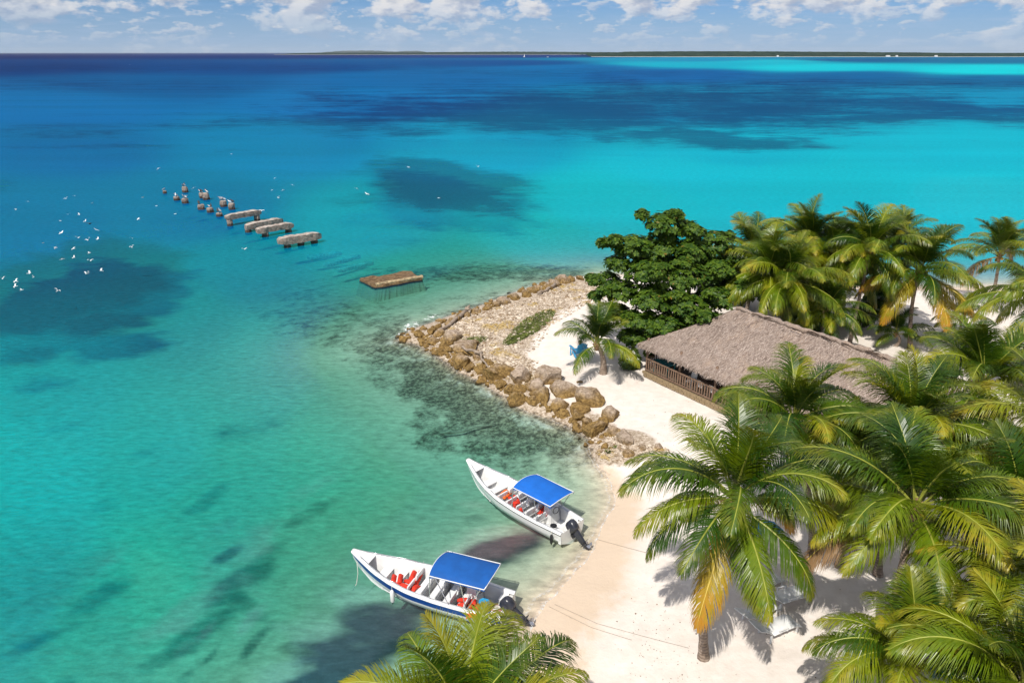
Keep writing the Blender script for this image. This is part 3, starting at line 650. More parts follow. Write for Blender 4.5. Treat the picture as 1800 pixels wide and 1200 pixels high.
MAT_TRUNK = trunk_material()
MAT_FIBRE = plain('palm_fibre', (0.24, 0.15, 0.075), 0.95, 0.4, 9, 0.6)
MAT_NUT = plain('coconut', (0.20, 0.21, 0.03), 0.5, 0.4, 3); MAT_NUT_Y = plain('coconut_yellow', (0.45, 0.27, 0.04), 0.5, 0.3, 3)
def nut_mesh(mt):
    mb = MB(); n = 8; prof = [(0, .13), (.06, .115), (.10, .06), (.115, 0), (.10, -.07), (.055, -.125), (0, -.14)]
    vs = [(r * math.cos(6.283 * j / n), r * math.sin(6.283 * j / n), z) for r, z in prof[1:-1] for j in range(n)] + [(0, 0, .13), (0, 0, -.14)]
    fs = [(i * n + j, (i + 1) * n + j, (i + 1) * n + (j + 1) % n, i * n + (j + 1) % n) for i in range(4) for j in range(n)]
    fs += [(40, j, (j + 1) % n) for j in range(n)] + [(41, 32 + (j + 1) % n, 32 + j) for j in range(n)]
    mb.add(vs, fs); return mb.mesh('coconut', mt, True)
NUT = [nut_mesh(MAT_NUT), nut_mesh(MAT_NUT_Y)]
def palm(crown, base, label, size=1.0, n=22, mix=(5, 8, 6, 3), old='gold', n_old=3, lime=0.35, nuts=5, seed=0, r=0.15, dry=1, az0=None, lean=None):
    """crown/base are world points; fronds fan out by the golden angle from upright to hanging"""
    r2 = random.Random(seed * 7 + 13); e = empty('palm_tree', base); c = crown - base
    mb = MB(); k = max(14, int(c.length * 5)); pts = []; rad = []
    bow = Vector((r2.uniform(-.25, .25), r2.uniform(-.25, .25), 0)) if lean is None else Vector(lean)
    for i in range(k + 1):
        s = i / k; pts.append(c * s + bow * math.sin(s * math.pi) + Vector((0, 0, -0.25 * (1 - s) ** 4)))
        rad.append((r * (1 - .35 * s) + r * .75 * math.exp(-s * c.length / .45)) * size ** .5 * (1.05 if i % 2 else .96))
    mb.tube(pts, rad, 9); mb.build('trunk', MAT_TRUNK, e, True)
    # fibrous crown shaft with old leaf boots
    mb = MB(); mb.tube([c + Vector((0, 0, -.55)) * size, c + Vector((0, 0, -.1)) * size, c + Vector((0, 0, .35)) * size], [r * .62, r * 1.15, r * .4], 8)
    for i in range(9):
        a = i * 2.4; d = Vector((math.cos(a), math.sin(a), .55)); mb.tube([c + Vector((0, 0, -.45 + .05 * i)) * size, c + d * .3 * size + Vector((0, 0, -.4 + .05 * i)) * size], [.06, .035], 4)
    fb = mb.build('crown_shaft', MAT_FIBRE, e); fb['kind'] = 'stuff'
    mix = tuple(int(round(q * 1.35)) for q in mix); tot = sum(mix); a = r2.random() * 6.28 if az0 is None else az0
    order = ['up'] * mix[0] + ['mid'] * mix[1] + ['low'] * mix[2] + ['hang'] * mix[3]
    for i, cls in enumerate(order):
        a += 2.39996 + r2.uniform(-.25, .25)
        o = link('frond', r2.choice(FR[cls]), e)
        s = size * r2.uniform(.86, 1.06) * (0.92 if cls == 'up' else 1.0)
        o.location = c + Vector((math.cos(a), math.sin(a), 0)) * 0.07 * size + Vector((0, 0, (.25 - .45 * i / tot) * size)); o.scale = (s, s * r2.choice((-1, 1)), s)
        o.rotation_euler = (r2.uniform(-.28, .28), r2.uniform(-.13, .13), a)
        ageing = i >= tot - n_old
        kind = old if ageing else 'dry' if False else ('lime' if r2.random() < lime + (0.3 if cls in ('low', 'hang') else 0) else 'green')
        if dry and i >= tot - dry and old != 'green': kind = 'dry' if r2.random() < .5 else old
        for q, mt in ((0, LEAF[kind]), (1, MAT_RACHIS_OLD if kind in ('gold', 'dry') else MAT_RACHIS)):
            o.material_slots[q].link = 'OBJECT'; o.material_slots[q].material = mt
    for i in range(nuts):
        o = link('coconut', NUT[(seed + i // 3) % 2], e); a = r2.uniform(0, 6.28)
        o.location = c + Vector((math.cos(a) * .24, math.sin(a) * .24, r2.uniform(-.5, -.15))) * size; o.rotation_euler = (r2.uniform(-.6, .6), r2.uniform(-.6, .6), a)
        o.scale = (size,) * 3
    return tag(e, label, 'palm tree', 'coconut palms')
def palm_at(crown_px, trunk_h, label, base_px=None, **kw):
    """place by the crown's heart (or by the trunk's foot where the photo shows it)"""
    if base_px:
        b = on_ground(*base_px); vv = (crown_px[1] - 600) / F; t = b.y / (CP - vv * SP); z = HC - t * (SP + vv * CP)
        c = Vector(((crown_px[0] - 900) / F * t, b.y, z))
    else:
        z = 1.0 + trunk_h; c = gp(*crown_px, z); b = Vector((c.x + kw.pop('dx', 0.0), c.y + kw.pop('dy', 0.0), 0)); b.z = ground(b.x, b.y)
    kw.pop('dx', 0); kw.pop('dy', 0)
    return palm(c, b, label, **kw)
PALMS = [
    ((1049, 603), 2, 'small short-trunked palm beside the blue wooden chair on the spit', dict(base_px=(1060, 656), size=.88, mix=(9, 3, 2, 0), n_old=0, old='green', lime=.05, nuts=0, r=.2, dry=0, az0=2.9)),
    ((1288, 878), 6.5, 'coconut palm standing alone on the sand by the white loungers', dict(base_px=(1238, 1155), size=1.0, mix=(4, 6, 6, 6), n_old=3, nuts=7, r=.15, az0=.9, lean=(-.35, 0, 0), dry=0)),
    ((818, 1292), 6.3, 'lime green palm crown overhanging the stern of the blue-striped boat', dict(size=.80, mix=(5, 9, 5, 1), n_old=0, lime=.75, nuts=3, dry=0, az0=1.7)),
    ((1608, 893), 6.2, 'wide leaning palm with dark centre rising behind the sunlit low palm', dict(size=.97, mix=(5, 9, 6, 2), n_old=1, lime=.5, nuts=4, az0=.3)),
    ((1605, 1168), 3.6, 'low young palm with arching fronds beside the blue loungers', dict(size=.80, mix=(7, 8, 5, 1), n_old=0, lime=.55, nuts=0, az0=2.0, dry=0)),
    ((1600, 757), 6.2, 'green palm with tall upright spear fronds in front of the hut roof end', dict(size=.92, mix=(7, 8, 5, 2), n_old=0, lime=.4, nuts=2, az0=.7, dry=0)),
    ((1728, 672), 6.2, 'palm with hanging yellow flower stalks and dead fronds under its crown', dict(size=.93, mix=(6, 8, 5, 3), n_old=2, lime=.3, nuts=8, az0=1.2, dry=2)),
    ((1395, 742), 6.0, 'dark green palm partly covering the railing corner of the hut', dict(base_px=(1430, 968), size=.90, mix=(6, 8, 5, 2), n_old=1, lime=.25, nuts=3, az0=2.6)),
    ((1850, 1055), 5.5, 'yellow-green palm leaning in beside the shaded sand', dict(size=.95, mix=(5, 8, 5, 2), n_old=3, lime=.8, nuts=3)),
    ((1800, 1222), 4.6, 'broad-fronded palm shading the blue loungers', dict(size=.92, mix=(5, 8, 5, 2), n_old=0, lime=.7, nuts=2, dry=0)),
    ((1862, 765), 6.6, 'golden-fronded palm next to the flowering palm', dict(size=1.0, mix=(5, 7, 6, 3), n_old=6, lime=.7, nuts=3)),
    ((1616, 478), 5.2, 'palm with orange and yellow dying fronds behind the hut', dict(base_px=(1601, 612), size=1.12, mix=(6, 6, 7, 5), n_old=8, lime=.35, nuts=6, r=.14, az0=.2)),
    ((1757, 448), 5.0, 'slim palm with upright fronds and a ragged brown skirt by the back beach', dict(base_px=(1738, 548), size=1.00, mix=(8, 6, 3, 1), n_old=1, lime=.15, nuts=4, old='dry', dry=2, az0=2.3)),
    ((1385, 492), 5.4, 'bushy palm whose fronds drape over the ridge of the thatched roof', dict(size=1.05, mix=(6, 8, 7, 3), n_old=0, lime=.6, nuts=2, dry=0)),
    ((1425, 432), 6.2, 'tall dark palm behind the palm draping the roof ridge', dict(size=1.03, mix=(7, 8, 4, 2), n_old=0, lime=.15, nuts=2, dry=0)),
    ((1322, 442), 5.2, 'palm crown showing just behind the broad-leaved tree', dict(size=0.93, mix=(7, 7, 4, 1), n_old=0, lime=.2, nuts=0, dry=0)),
    ((1530, 440), 6.2, 'leaning palm between the roof ridge palm and the orange palm', dict(base_px=(1493, 604), size=1.00, mix=(6, 7, 5, 3), n_old=1, lime=.4, nuts=2, r=.13)),
    ((1838, 520), 6.0, 'palm with long level fronds reaching over the back beach', dict(size=1.14, mix=(4, 8, 6, 3), n_old=1, lime=.6, nuts=2)),
    ((1500, 462), 4.8, 'shaded palm in the thicket beyond the hut', dict(size=0.91, mix=(5, 7, 5, 3), n_old=0, lime=.2, nuts=0, dry=0)),
    ((1575, 585), 0.9, 'dark low palm sprouting from the sand behind the hut', dict(size=.62, mix=(6, 6, 3, 0), n_old=0, lime=.0, nuts=0, dry=0, r=.12)),
    ((1512, 812), 4.6, 'palm squeezed between the hut eave and the taller palms', dict(size=.80, mix=(6, 7, 5, 2), n_old=0, lime=.3, nuts=0, dry=0)),
    ((1790, 905), 5.2, 'palm with gold-tipped fronds in the deep shade of its neighbours', dict(size=.90, mix=(5, 7, 5, 3), n_old=3, lime=.5, nuts=2)),
    ((1350, 478), 5.6, 'full green palm right behind the peak of the roof ridge', dict(size=.98, mix=(5, 7, 7, 4), n_old=0, lime=.45, nuts=0, dry=0)),
    ((1462, 448), 5.8, 'palm with sagging outer fronds between the two dark ridge palms', dict(size=.98, mix=(5, 7, 6, 4), n_old=1, lime=.35, nuts=0, dry=0)),
    ((1575, 436), 6.0, 'dark upright palm rising beyond the orange-fronded palm', dict(size=.96, mix=(8, 7, 4, 1), n_old=0, lime=.1, nuts=0, dry=0)),
    ((1455, 545), 3.2, 'short bushy palm growing against the back of the hut', dict(size=.85, mix=(5, 6, 6, 3), n_old=0, lime=.4, nuts=0, dry=0)),
    ((1690, 560), 1.4, 'young palm on the open sand of the back beach', dict(size=.60, mix=(5, 6, 4, 1), n_old=0, lime=.2, nuts=0, dry=0, r=.12)),
]
for i, (cpx, h, lab, kw) in enumerate(PALMS):
    kw = dict(kw); palm_at(cpx, h, lab, seed=i + 1, **kw)

# ------------------------------------------------------------------ broad-leaved tree and shrubs
def broadleaf_material(name, c1, c2, spec=0.5):
    m, nt, out = material(name)
    g = nt.new('ShaderNodeNewGeometry')
    f = nt.math('ADD', nt.math('MULTIPLY', g.outputs['Random Per Island'], 0.55), nt.math('MULTIPLY', nt.noise(g.outputs['Position'], 0.9, 3), 0.5))
    c = nt.mix(nt.step(f, 0.2, 0.85), c1, c2)
    c = nt.mix(nt.step(g.outputs['Random Per Island'], 0.990, 0.996, 0, 0.7), c, (0.28, 0.14, 0.03))
    p = nt.new('ShaderNodeBsdfPrincipled'); nt.put(p.inputs['Base Color'], c); p.inputs['Roughness'].default_value = 0.5; p.inputs['Specular IOR Level'].default_value = spec
    t = nt.new('ShaderNodeBsdfTranslucent'); nt.put(t.inputs[0], nt.mix(1.0, c, (1.2, 1.2, 0.5), 'MULTIPLY'))
    mx = nt.new('ShaderNodeMixShader'); mx.inputs[0].default_value = 0.25; nt.l.new(p.outputs[0], mx.inputs[1]); nt.l.new(t.outputs[0], mx.inputs[2])
    nt.l.new(mx.outputs[0], out.inputs[0]); return m
MAT_ALMOND = broadleaf_material('almond_leaf', (0.022, 0.066, 0.007), (0.110, 0.180, 0.014), 0.25)
MAT_BUSH = broadleaf_material('bush_leaf', (0.020, 0.055, 0.008), (0.065, 0.115, 0.014), 0.2)
MAT_LILY = broadleaf_material('lily_leaf', (0.05, 0.10, 0.012), (0.13, 0.19, 0.025))
MAT_BARK = plain('bark', (0.15, 0.115, 0.085), 0.95, 0.3, 5, 0.6)
def rosette(mb, p, up, r2, n, l, w, m=0):
    a0 = r2.random() * 6.28; x = up.orthogonal().normalized(); y = up.cross(x)
    for i in range(n):
        a = a0 + 6.283 * i / n + r2.uniform(-.25, .25); ll = l * r2.uniform(.7, 1.15); d = (x * math.cos(a) + y * math.sin(a)); rise = r2.uniform(-.15, .55)
        s = up.cross(d); q1 = p + d * ll * .55 + up * ll * .4 * rise; q2 = p + d * ll + up * ll * (rise * .55 - .12)
        mb.add([p, q1 - s * w * ll, q2, q1 + s * w * ll], [(0, 1, 2, 3)], m)
def crown_mesh(clumps, seed, per=60, l=0.26, n=7, w=0.32):
    """clumps: (centre, rx, ry, rz); leaves sit on the outer shells, thinner inside and below"""
    r2 = random.Random(seed); mb = MB(); tips = []
    for c, rx, ry, rz in clumps:
        off = Vector((r2.random() * 30, r2.random() * 30, 0))
        for _ in range(per or int(40 + 85 * rx * rx)):
            d = Vector((r2.gauss(0, 1), r2.gauss(0, 1), r2.gauss(0.25, 1))).normalized()
            k_ = r2.uniform(.55, 1.0) ** .5 * (0.82 + 0.45 * mnoise.noise(d * 1.8 + off))
            p = c + Vector((d.x * rx, d.y * ry, d.z * rz)) * k_
            up = (d * 0.8 + Vector((r2.uniform(-.3, .3), r2.uniform(-.3, .3), .8))).normalized()
            rosette(mb, p, up, r2, n, l * r2.uniform(.8, 1.2), w)
        tips.append(c)
    return mb, tips
def limb(mb, a, b, r0, r1, r2, wob=.15):
    n = 5; pts = [a.lerp(b, i / n) + Vector((r2.uniform(-wob, wob), r2.uniform(-wob, wob), r2.uniform(-wob, wob) * .5)) * math.sin(i / n * 3.14) for i in range(n + 1)]
    mb.tube(pts, [r0 + (r1 - r0) * i / n for i in range(n + 1)], 6); return pts
def broad_tree():
    r2 = random.Random(21); b = on_ground(1190, 618); e = empty('almond_tree', b)
    cl = []
    # tiers measured on the photo: pixel of the clump centre, distance offset towards/away, radius in metres
    T_ = [(1165, 392, 0, 1.5), (1210, 402, .5, 1.2), (1110, 430, -.5, 1.5), (1160, 430, .5, 1.9), (1215, 440, 0, 1.8), (1255, 425, .8, 1.6), (1085, 462, -.5, 1.1), (1140, 475, -1.2, 1.9), (1200, 485, -1.2, 2.0), (1258, 475, -.5, 1.8), (1285, 450, 1.0, 1.3),
          (1090, 510, -1.0, 1.5), (1145, 520, -1.8, 1.8), (1205, 535, -2.0, 1.9), (1255, 520, -1.2, 1.6), (1288, 500, .2, 1.2), (1080, 545, -.6, 1.3), (1125, 560, -1.8, 1.6), (1170, 570, -2.4, 1.7), (1225, 575, -2.6, 1.4), (1260, 560, -2.4, .9),
          (1110, 590, -1.6, 1.2), (1150, 600, -2.0, 1.0), (1068, 490, 0, 1.1), (1180, 455, 1.0, 2.0), (1230, 460, 1.2, 2.0), (1130, 440, 1.0, 1.6), (1185, 378, .5, .8), (1062, 425, -.4, .6), (1045, 490, .2, .7)]
    for px, py, dy_, rad in T_:
        vv = (py - 600) / F; Y = b.y + dy_; t = Y / (CP - vv * SP)
        p = Vector(((px - 900) / F * t, Y, HC - t * (SP + vv * CP))) - b
        p.z = max(p.z, 1.2); cl.append((p, rad * .92, rad * .92, rad * .50))
        for _ in range(2):
            a_ = r2.uniform(0, 6.28); q_ = rad * r2.uniform(.85, 1.2); cl.append((p + Vector((math.cos(a_) * q_, math.sin(a_) * q_, r2.uniform(-.35, .55) * rad)), rad * .34, rad * .34, rad * .22))
    mb, tips = crown_mesh(cl, 3, per=None, l=.27, n=7, w=.30)
    o = mb.build('crown', MAT_ALMOND, e); o['kind'] = 'stuff'
    mb = MB(); mb.tube([(0, 0, -.4), (.05, 0, .9), (.0, -.1, 2.0), (.1, 0, 3.4)], [.42, .30, .26, .22], 9); mb.build('trunk', MAT_BARK, e, True)
    fork = Vector((.05, -.05, 2.6))
    for i, (c, *_r) in enumerate(cl):
        if i % 3 == 0:
            mb = MB(); limb(mb, fork + Vector((0, 0, r2.uniform(-.6, .8))), c, .11, .03, r2, .35); mb.build('limb', MAT_BARK, e, True)
    tag(e, 'large broad-leaved tree spreading over the corner of the thatched hut', 'tree')
broad_tree()
def shrub(name, pos, rx, rz, label, mat=None, seed=0, per=90, l=.28, group='shrubs in the thicket behind the hut', cat='shrub', flowers=0):
    r2 = random.Random(seed); e = empty(name, pos); cl = []
    for i in range(9):
        a = i * 2.4; q = rx * .55 * (i / 9) ** .5; h = rz * (.35 + .5 * r2.random()); cl.append((Vector((math.cos(a) * q, math.sin(a) * q, h)), rx * .5, rx * .5, rz * .36))
    mb, _ = crown_mesh(cl, seed, per=per, l=l, n=6); o = mb.build('crown', mat or MAT_BUSH, e); o['kind'] = 'stuff'
    for i in range(5):
        mb = MB(); limb(mb, Vector((0, 0, -.2)), cl[i + 3][0], .05, .02, r2); mb.build('stem', MAT_BARK, e, True)
    if flowers:
        mb = MB()
        for i in range(flowers):
            c, a_, b_, d_ = r2.choice(cl); d = Vector((r2.gauss(0, 1), r2.gauss(-.8, 1), abs(r2.gauss(.3, .8)))).normalized(); p = c + Vector((d.x * a_, d.y * b_, d.z * d_)) * 1.02; p.z = max(p.z, .15)
            rosette(mb, p, d, r2, 6, .16, .16)
        o = mb.build('flower', plain('lily_flower', (.80, .80, .72), .6, .05), e); o['kind'] = 'stuff'
    return tag(e, label, cat, group)
for i, (px, py, rx, rz, lab) in enumerate([
        (1300, 535, 2.6, 4.2, 'dense dark shrub between the broad-leaved tree and the roof ridge'), (1345, 545, 2.4, 4.6, 'dark shrub growing at the foot of the roof ridge palms'),
        (1430, 560, 2.2, 3.4, 'shaded shrub behind the middle of the thatched roof'), (1465, 520, 2.6, 4.4, 'tall leafy shrub in the gap between roof ridge palm and leaning palm'),
        (1545, 545, 2.0, 3.0, 'shrub beneath the palm with orange fronds'), (1390, 515, 2.8, 4.6, 'thick leafy shrub hidden among the back palm trunks'),
        (1330, 500, 2.6, 3.8, 'rounded shrub on the seaward side of the back palms'), (1505, 500, 2.2, 4.2, 'upright shrub with loose top beside the leaning palm'),
        (1250, 520, 2.4, 3.6, 'low shrub under the broad-leaved tree on the seaward side'),
        (1410, 585, 1.6, 2.6, 'dense shrub against the back eave of the hut'), (1520, 575, 1.5, 2.2, 'small dark shrub at the foot of the leaning palm'), (1375, 560, 1.8, 3.2, 'leafy shrub pressed against the roof ridge end')]):
    shrub('thicket_shrub', on_ground(px, py), rx, rz, lab, seed=40 + i)
shrub('spider_lily', on_ground(1106, 648), .75, 1.3, 'bright green plant with white flowers at the hut corner', MAT_LILY, 77, per=55, l=.30, group='flowering plants', cat='plant', flowers=34)
for i, (px, py, rx, rz, lab) in enumerate([(1470, 905, 1.1, 1.2, 'low dark shrub beside the trunk of the dark green palm'), (1760, 860, 1.8, 1.8, 'low shaded shrub under the golden-fronded palm'), (1680, 830, 1.6, 1.6, 'shrub in the dark gap behind the wide leaning palm'), (1640, 680, 1.5, 1.5, 'shrub beside the end of the hut roof')]):
    shrub('beach_shrub', on_ground(px, py), rx, rz, lab, seed=60 + i, group='low shrubs among the palms')

# ------------------------------------------------------------------ thatched hut
MAT_WOOD = plain('weathered_wood', (0.19, 0.12, 0.08), 0.85, 0.3, 7, 0.4)
MAT_DARKWOOD = plain('dark_timber', (0.075, 0.05, 0.035), 0.85, 0.3, 7, 0.3)
MAT_STONE = plain('foundation_stone', (0.30, 0.22, 0.125), 0.9, 0.35, 4, 0.6, dirt=((0.12, 0.08, 0.05), 0.6))
MAT_WHITE_P = plain('white_plastic', (0.75, 0.75, 0.73), 0.4, 0.06, 4)
MAT_TEAL = plain('teal_paint', (0.02, 0.30, 0.33), 0.5, 0.2, 4); MAT_BLUE_CH = plain('sky_blue_paint', (0.03, 0.30, 0.55), 0.5, 0.25, 6)
def thatch_material():
    m, nt, out = material('thatch')
    co = nt.new('ShaderNodeTexCoord').outputs['Object']
    n1 = nt.noise(co, 14, 6, 0.75); n2 = nt.noise(co, 0.7, 4)
    c = nt.mix(nt.step(n1, 0.35, 0.65), (0.21, 0.155, 0.125), (0.47, 0.375, 0.315))
    c = nt.mix(nt.step(n2, 0.45, 0.75, 0, 0.5), c, (0.48, 0.34, 0.24))
    b = nt.new('ShaderNodeBump'); b.inputs['Strength'].default_value = 1.0; b.inputs['Distance'].default_value = 0.08; nt.put(b.inputs['Height'], nt.math('ADD', n1, nt.noise(co, 5, 5, 0.7)))
    d = nt.new('ShaderNodeBsdfPrincipled'); nt.put(d.inputs['Base Color'], c); d.inputs['Roughness'].default_value = 0.95; d.inputs['Specular IOR Level'].default_value = .15; nt.l.new(b.outputs[0], d.inputs['Normal'])
    nt.l.new(d.outputs[0], out.inputs[0]); return m
def straw_material():
    m, nt, out = material('straw')
    c = nt.mix(nt.new('ShaderNodeNewGeometry').outputs['Random Per Island'], (0.18, 0.13, 0.105), (0.58, 0.475, 0.41))
    d = nt.new('ShaderNodeBsdfDiffuse'); nt.put(d.inputs[0], c); nt.l.new(d.outputs[0], out.inputs[0]); return m
def hut():
    r2 = random.Random(31); z0 = 0.95
    A = gp(1135, 655, z0); Bp = gp(1257, 712, z0)
    ang = math.atan2(Bp.y - A.y, Bp.x - A.x); e = empty('thatched_hut', A, ang)        # local x along the front railing, local +y towards the back (ridge side)
    LEN, WID, EZ, RZ = 16.5, 8.4, 2.02, 4.40; ov = .42; hip = 3.2
    # local y must point away from the sea: front is at y=0
    x0, x1, y0, y1 = -ov, LEN + ov, -ov, WID + ov; ym = WID / 2
    c = [Vector(p) for p in ((x0, y0, EZ), (x1, y0, EZ), (x1, y1, EZ), (x0, y1, EZ), (x0 + hip + ov, ym, RZ), (x1 - hip - ov, ym, RZ))]
    th = Vector((0, 0, -.28)); mt = thatch_material(); st = straw_material()
    faces = [(0, 1, 5, 4), (1, 2, 5), (2, 3, 4, 5), (3, 0, 4)]
    # each slope as a finely divided, slightly sagging sheet with depth
    roof = MB(); straw = MB()
    def slope(q, nu, nv):
        a, b, cc, d = q
        vs = []
        for i in range(nv + 1):
            for j in range(nu + 1):
                u_, v_ = j / nu, i / nv; p = (a.lerp(b, u_)).lerp(d.lerp(cc, u_), v_)
                sag = -.10 * math.sin(v_ * 3.14) + .07 * mnoise.noise(Vector((p.x * .6, p.y * .6, 3)))
                vs.append(p + Vector((0, 0, sag)))
        fs = [(i * (nu + 1) + j, i * (nu + 1) + j + 1, (i + 1) * (nu + 1) + j + 1, (i + 1) * (nu + 1) + j) for i in range(nv) for j in range(nu)]
        roof.add(vs, fs)
        n = len(vs); roof.add([p + th for p in vs[:nu + 1]] + vs[:nu + 1], [(j + 1, j, nu + 1 + j, nu + 2 + j) for j in range(nu)])
        dn = ((a + b) / 2 - (cc + d) / 2).normalized(); al = (b - a).normalized(); nn = al.cross(-dn).normalized(); nn = nn if nn.z > 0 else -nn
        cnt = int((b - a).length * (d - a).length * 62)
        for _ in range(cnt):
            u_, v_ = r2.random(), r2.random() ** 1.0; p = (a.lerp(b, u_)).lerp(d.lerp(cc, u_), v_); p = p + Vector((0, 0, -.10 * math.sin(v_ * 3.14) + .07 * mnoise.noise(Vector((p.x * .6, p.y * .6, 3))) + .015))
            dd = (dn + al * r2.uniform(-.55, .55) + nn * r2.uniform(0, .22)).normalized(); l = r2.uniform(.12, .38); s = dd.cross(nn).normalized() * r2.uniform(.008, .02)
            straw.add([p - s, p + s, p + dd * l + s * .4, p + dd * l - s * .4], [(0, 1, 2, 3)])
        for _ in range(int((b - a).length * 55)):      # eave fringe
            p = a.lerp(b, r2.random()) + th * r2.random(); dd = (dn + Vector((0, 0, -.9)) + al * r2.uniform(-.35, .35)).normalized(); l = r2.uniform(.08, .26); s = al * r2.uniform(.01, .025)
            straw.add([p - s, p + s, p + dd * l], [(0, 1, 2)])
    slope((c[0], c[1], c[5], c[4]), 60, 16); slope((c[2], c[3], c[4], c[5]), 40, 8)
    slope((c[1], c[2], c[5], c[5]), 20, 10); slope((c[3], c[0], c[4], c[4]), 24, 14)
    ro = roof.build('roof', mt, e, True); so_ = straw.build('straw', st, ro); so_['kind'] = 'stuff'
    under = MB(); under.add([p + th for p in c], faces); under.build('ceiling', MAT_DARKWOOD, e)
    mb = MB(); nn = 40; mb.tube([c[4].lerp(c[5], i / nn) + Vector((0, r2.uniform(-.06, .06), .05 + r2.uniform(-.05, .06))) for i in range(nn + 1)], [.13 + r2.uniform(-.03, .04) for _ in range(nn + 1)], 7); rc = mb.build('ridge_cap', mt, e, True)
    for i in range(16):                                       # loose dry fronds laid over the ridge
        mb = MB(); p = c[4].lerp(c[5], r2.uniform(.05, .9)) + Vector((0, r2.uniform(-.5, .1), .12)); d = Vector((r2.uniform(.5, 1), r2.uniform(-.3, .15), r2.uniform(-.12, .05))); 
        mb.tube([p, p + d * .5 + Vector((0, 0, .03)), p + d * 1.0], [.035, .03, .01], 4); mb.build('ridge_frond', MAT_DARKWOOD, e)
    # floor plinth of laid stones
    mb = MB(); mb.box((LEN / 2, WID / 2, .02), (LEN, WID, .30)); mb.build('floor', plain('hut_floor', (.28, .22, .16), .9, .2, 3), e)
    stones = []
    for i in range(4):
        m_ = MB(); rgx = random.Random(80 + i); m_.box((0, 0, 0), (1, 1, 1)); m_.v = [(x * rgx.uniform(.86, 1), y, z * rgx.uniform(.8, 1)) for x, y, z in m_.v]; stones.append(m_.mesh('stone', MAT_STONE))
    for row in range(2):
        x = -.02 - row * .12
        while x < 8.6:
            w = r2.uniform(.22, .42); o = link('stone', r2.choice(stones), e); o.scale = (w * .95, r2.uniform(.16, .22), .17); o.location = (x + w / 2, -.10, -.10 + row * .175); x += w
    for i, x in enumerate((0, 2.75, 5.5, 8.25, 11, 13.75, 16.5)):
        for y in (0.05, WID - .05):
            mb = MB(); mb.tube([(x, y, 0), (x + .02, y, EZ + .35)], [.09, .075], 8); mb.build('post', MAT_WOOD, e, True)
    for y in (0.05,):
        mb = MB(); mb.box((LEN / 2, y, EZ - .02), (LEN, .12, .14)); mb.build('eave_beam', MAT_DARKWOOD, e)
    rail = empty('railing', (0, -.06, .17)); rail.parent = e
    mb = MB(); mb.box((4.6, 0, .86), (9.2, .09, .07)); mb.build('handrail', MAT_WOOD, rail)
    mb = MB(); mb.box((4.6, 0, .10), (9.2, .07, .07)); mb.build('bottom_rail', MAT_WOOD, rail)
    m_ = MB(); m_.box((0, 0, .48), (.075, .035, .70)); bal = m_.mesh('baluster', MAT_WOOD)
    for i in range(48):
        o = link('baluster', bal, rail); o.location = (.08 + i * .192, 0, 0); o.rotation_euler = (0, r2.uniform(-.03, .03), r2.uniform(-.1, .1))
    rl2 = empty('railing', (-.06, 0, .17)); rl2.parent = e
    mb = MB(); mb.box((0, 2.4, .86), (.09, 4.7, .07)); mb.build('handrail', MAT_WOOD, rl2)
    mb = MB(); mb.box((0, 2.4, .10), (.07, 4.7, .07)); mb.build('bottom_rail', MAT_WOOD, rl2)
    for i in range(24):
        o = link('baluster', bal, rl2); o.location = (0, .16 + i * .192, 0); o.rotation_euler = (0, 0, 1.57)
    tag(e, 'long open-sided hut with a grey-brown thatched hip roof and wooden railing', 'hut')
    # furniture inside, behind the railing
    M = Matrix.Translation(A) @ Matrix.Rotation(ang, 4, 'Z')
    def table(x, y, mat, lab, w=1.3, d=.8):
        t = empty('dining_table', M @ Vector((x, y, .17)), ang)
        mb = MB(); mb.box((0, 0, .73), (w, d, .05)); mb.build('table_top', mat, t)
        for sx in (-1, 1):
            for sy in (-1, 1): mb = MB(); mb.box((sx * (w / 2 - .07), sy * (d / 2 - .07), .353), (.06, .06, .70)); mb.build('leg', mat, t)
        tag(t, lab, 'table', 'tables in the hut')
    table(.95, .62, MAT_TEAL, 'teal painted table at the open corner of the hut'); table(4.7, .75, MAT_WOOD, 'wooden table behind the middle of the railing', 1.6, .8); table(7.3, .7, plain('purple_cloth', (.10, .07, .16), .7), 'table with purple cloth behind the railing', 1.7, .9)
    def chair(x, y, rz, lab):
        t = empty('plastic_chair', M @ Vector((x, y, .17)), ang + rz)
        mb = MB(); mb.box((0, 0, .44), (.46, .44, .04)); mb.build('seat', MAT_WHITE_P, t)
        mb = MB(); mb.add([(-.23, .2, .46), (.23, .2, .46), (.22, .30, .88), (-.22, .30, .88), (-.23, .225, .46), (.23, .225, .46), (.22, .325, .88), (-.22, .325, .88)], [(0, 1, 2, 3), (5, 4, 7, 6), (3, 2, 6, 7), (0, 3, 7, 4), (1, 5, 6, 2), (0, 4, 5, 1)]); mb.build('backrest', MAT_WHITE_P, t)
        for sx in (-1, 1):
            for sy in (-1, 1): mb = MB(); mb.tube([(sx * .19, sy * .18, .42), (sx * .22, sy * .21, 0)], [.022, .018], 6); mb.build('leg', MAT_WHITE_P, t)
            mb = MB(); mb.box((sx * .24, 0, .64), (.05, .42, .03)); mb.build('armrest', MAT_WHITE_P, t)
        tag(t, lab, 'chair', 'white chairs in the hut')
    chair(3.4, .38, 0, 'white plastic chair behind the railing next to the teal table'); chair(4.35, .34, 3.1, 'white plastic chair pushed to the wooden table'); chair(5.3, .36, 3.2, 'white plastic chair at the purple table side of the wooden table'); chair(6.9, .34, 3.1, 'white plastic chair at the purple table')
hut()

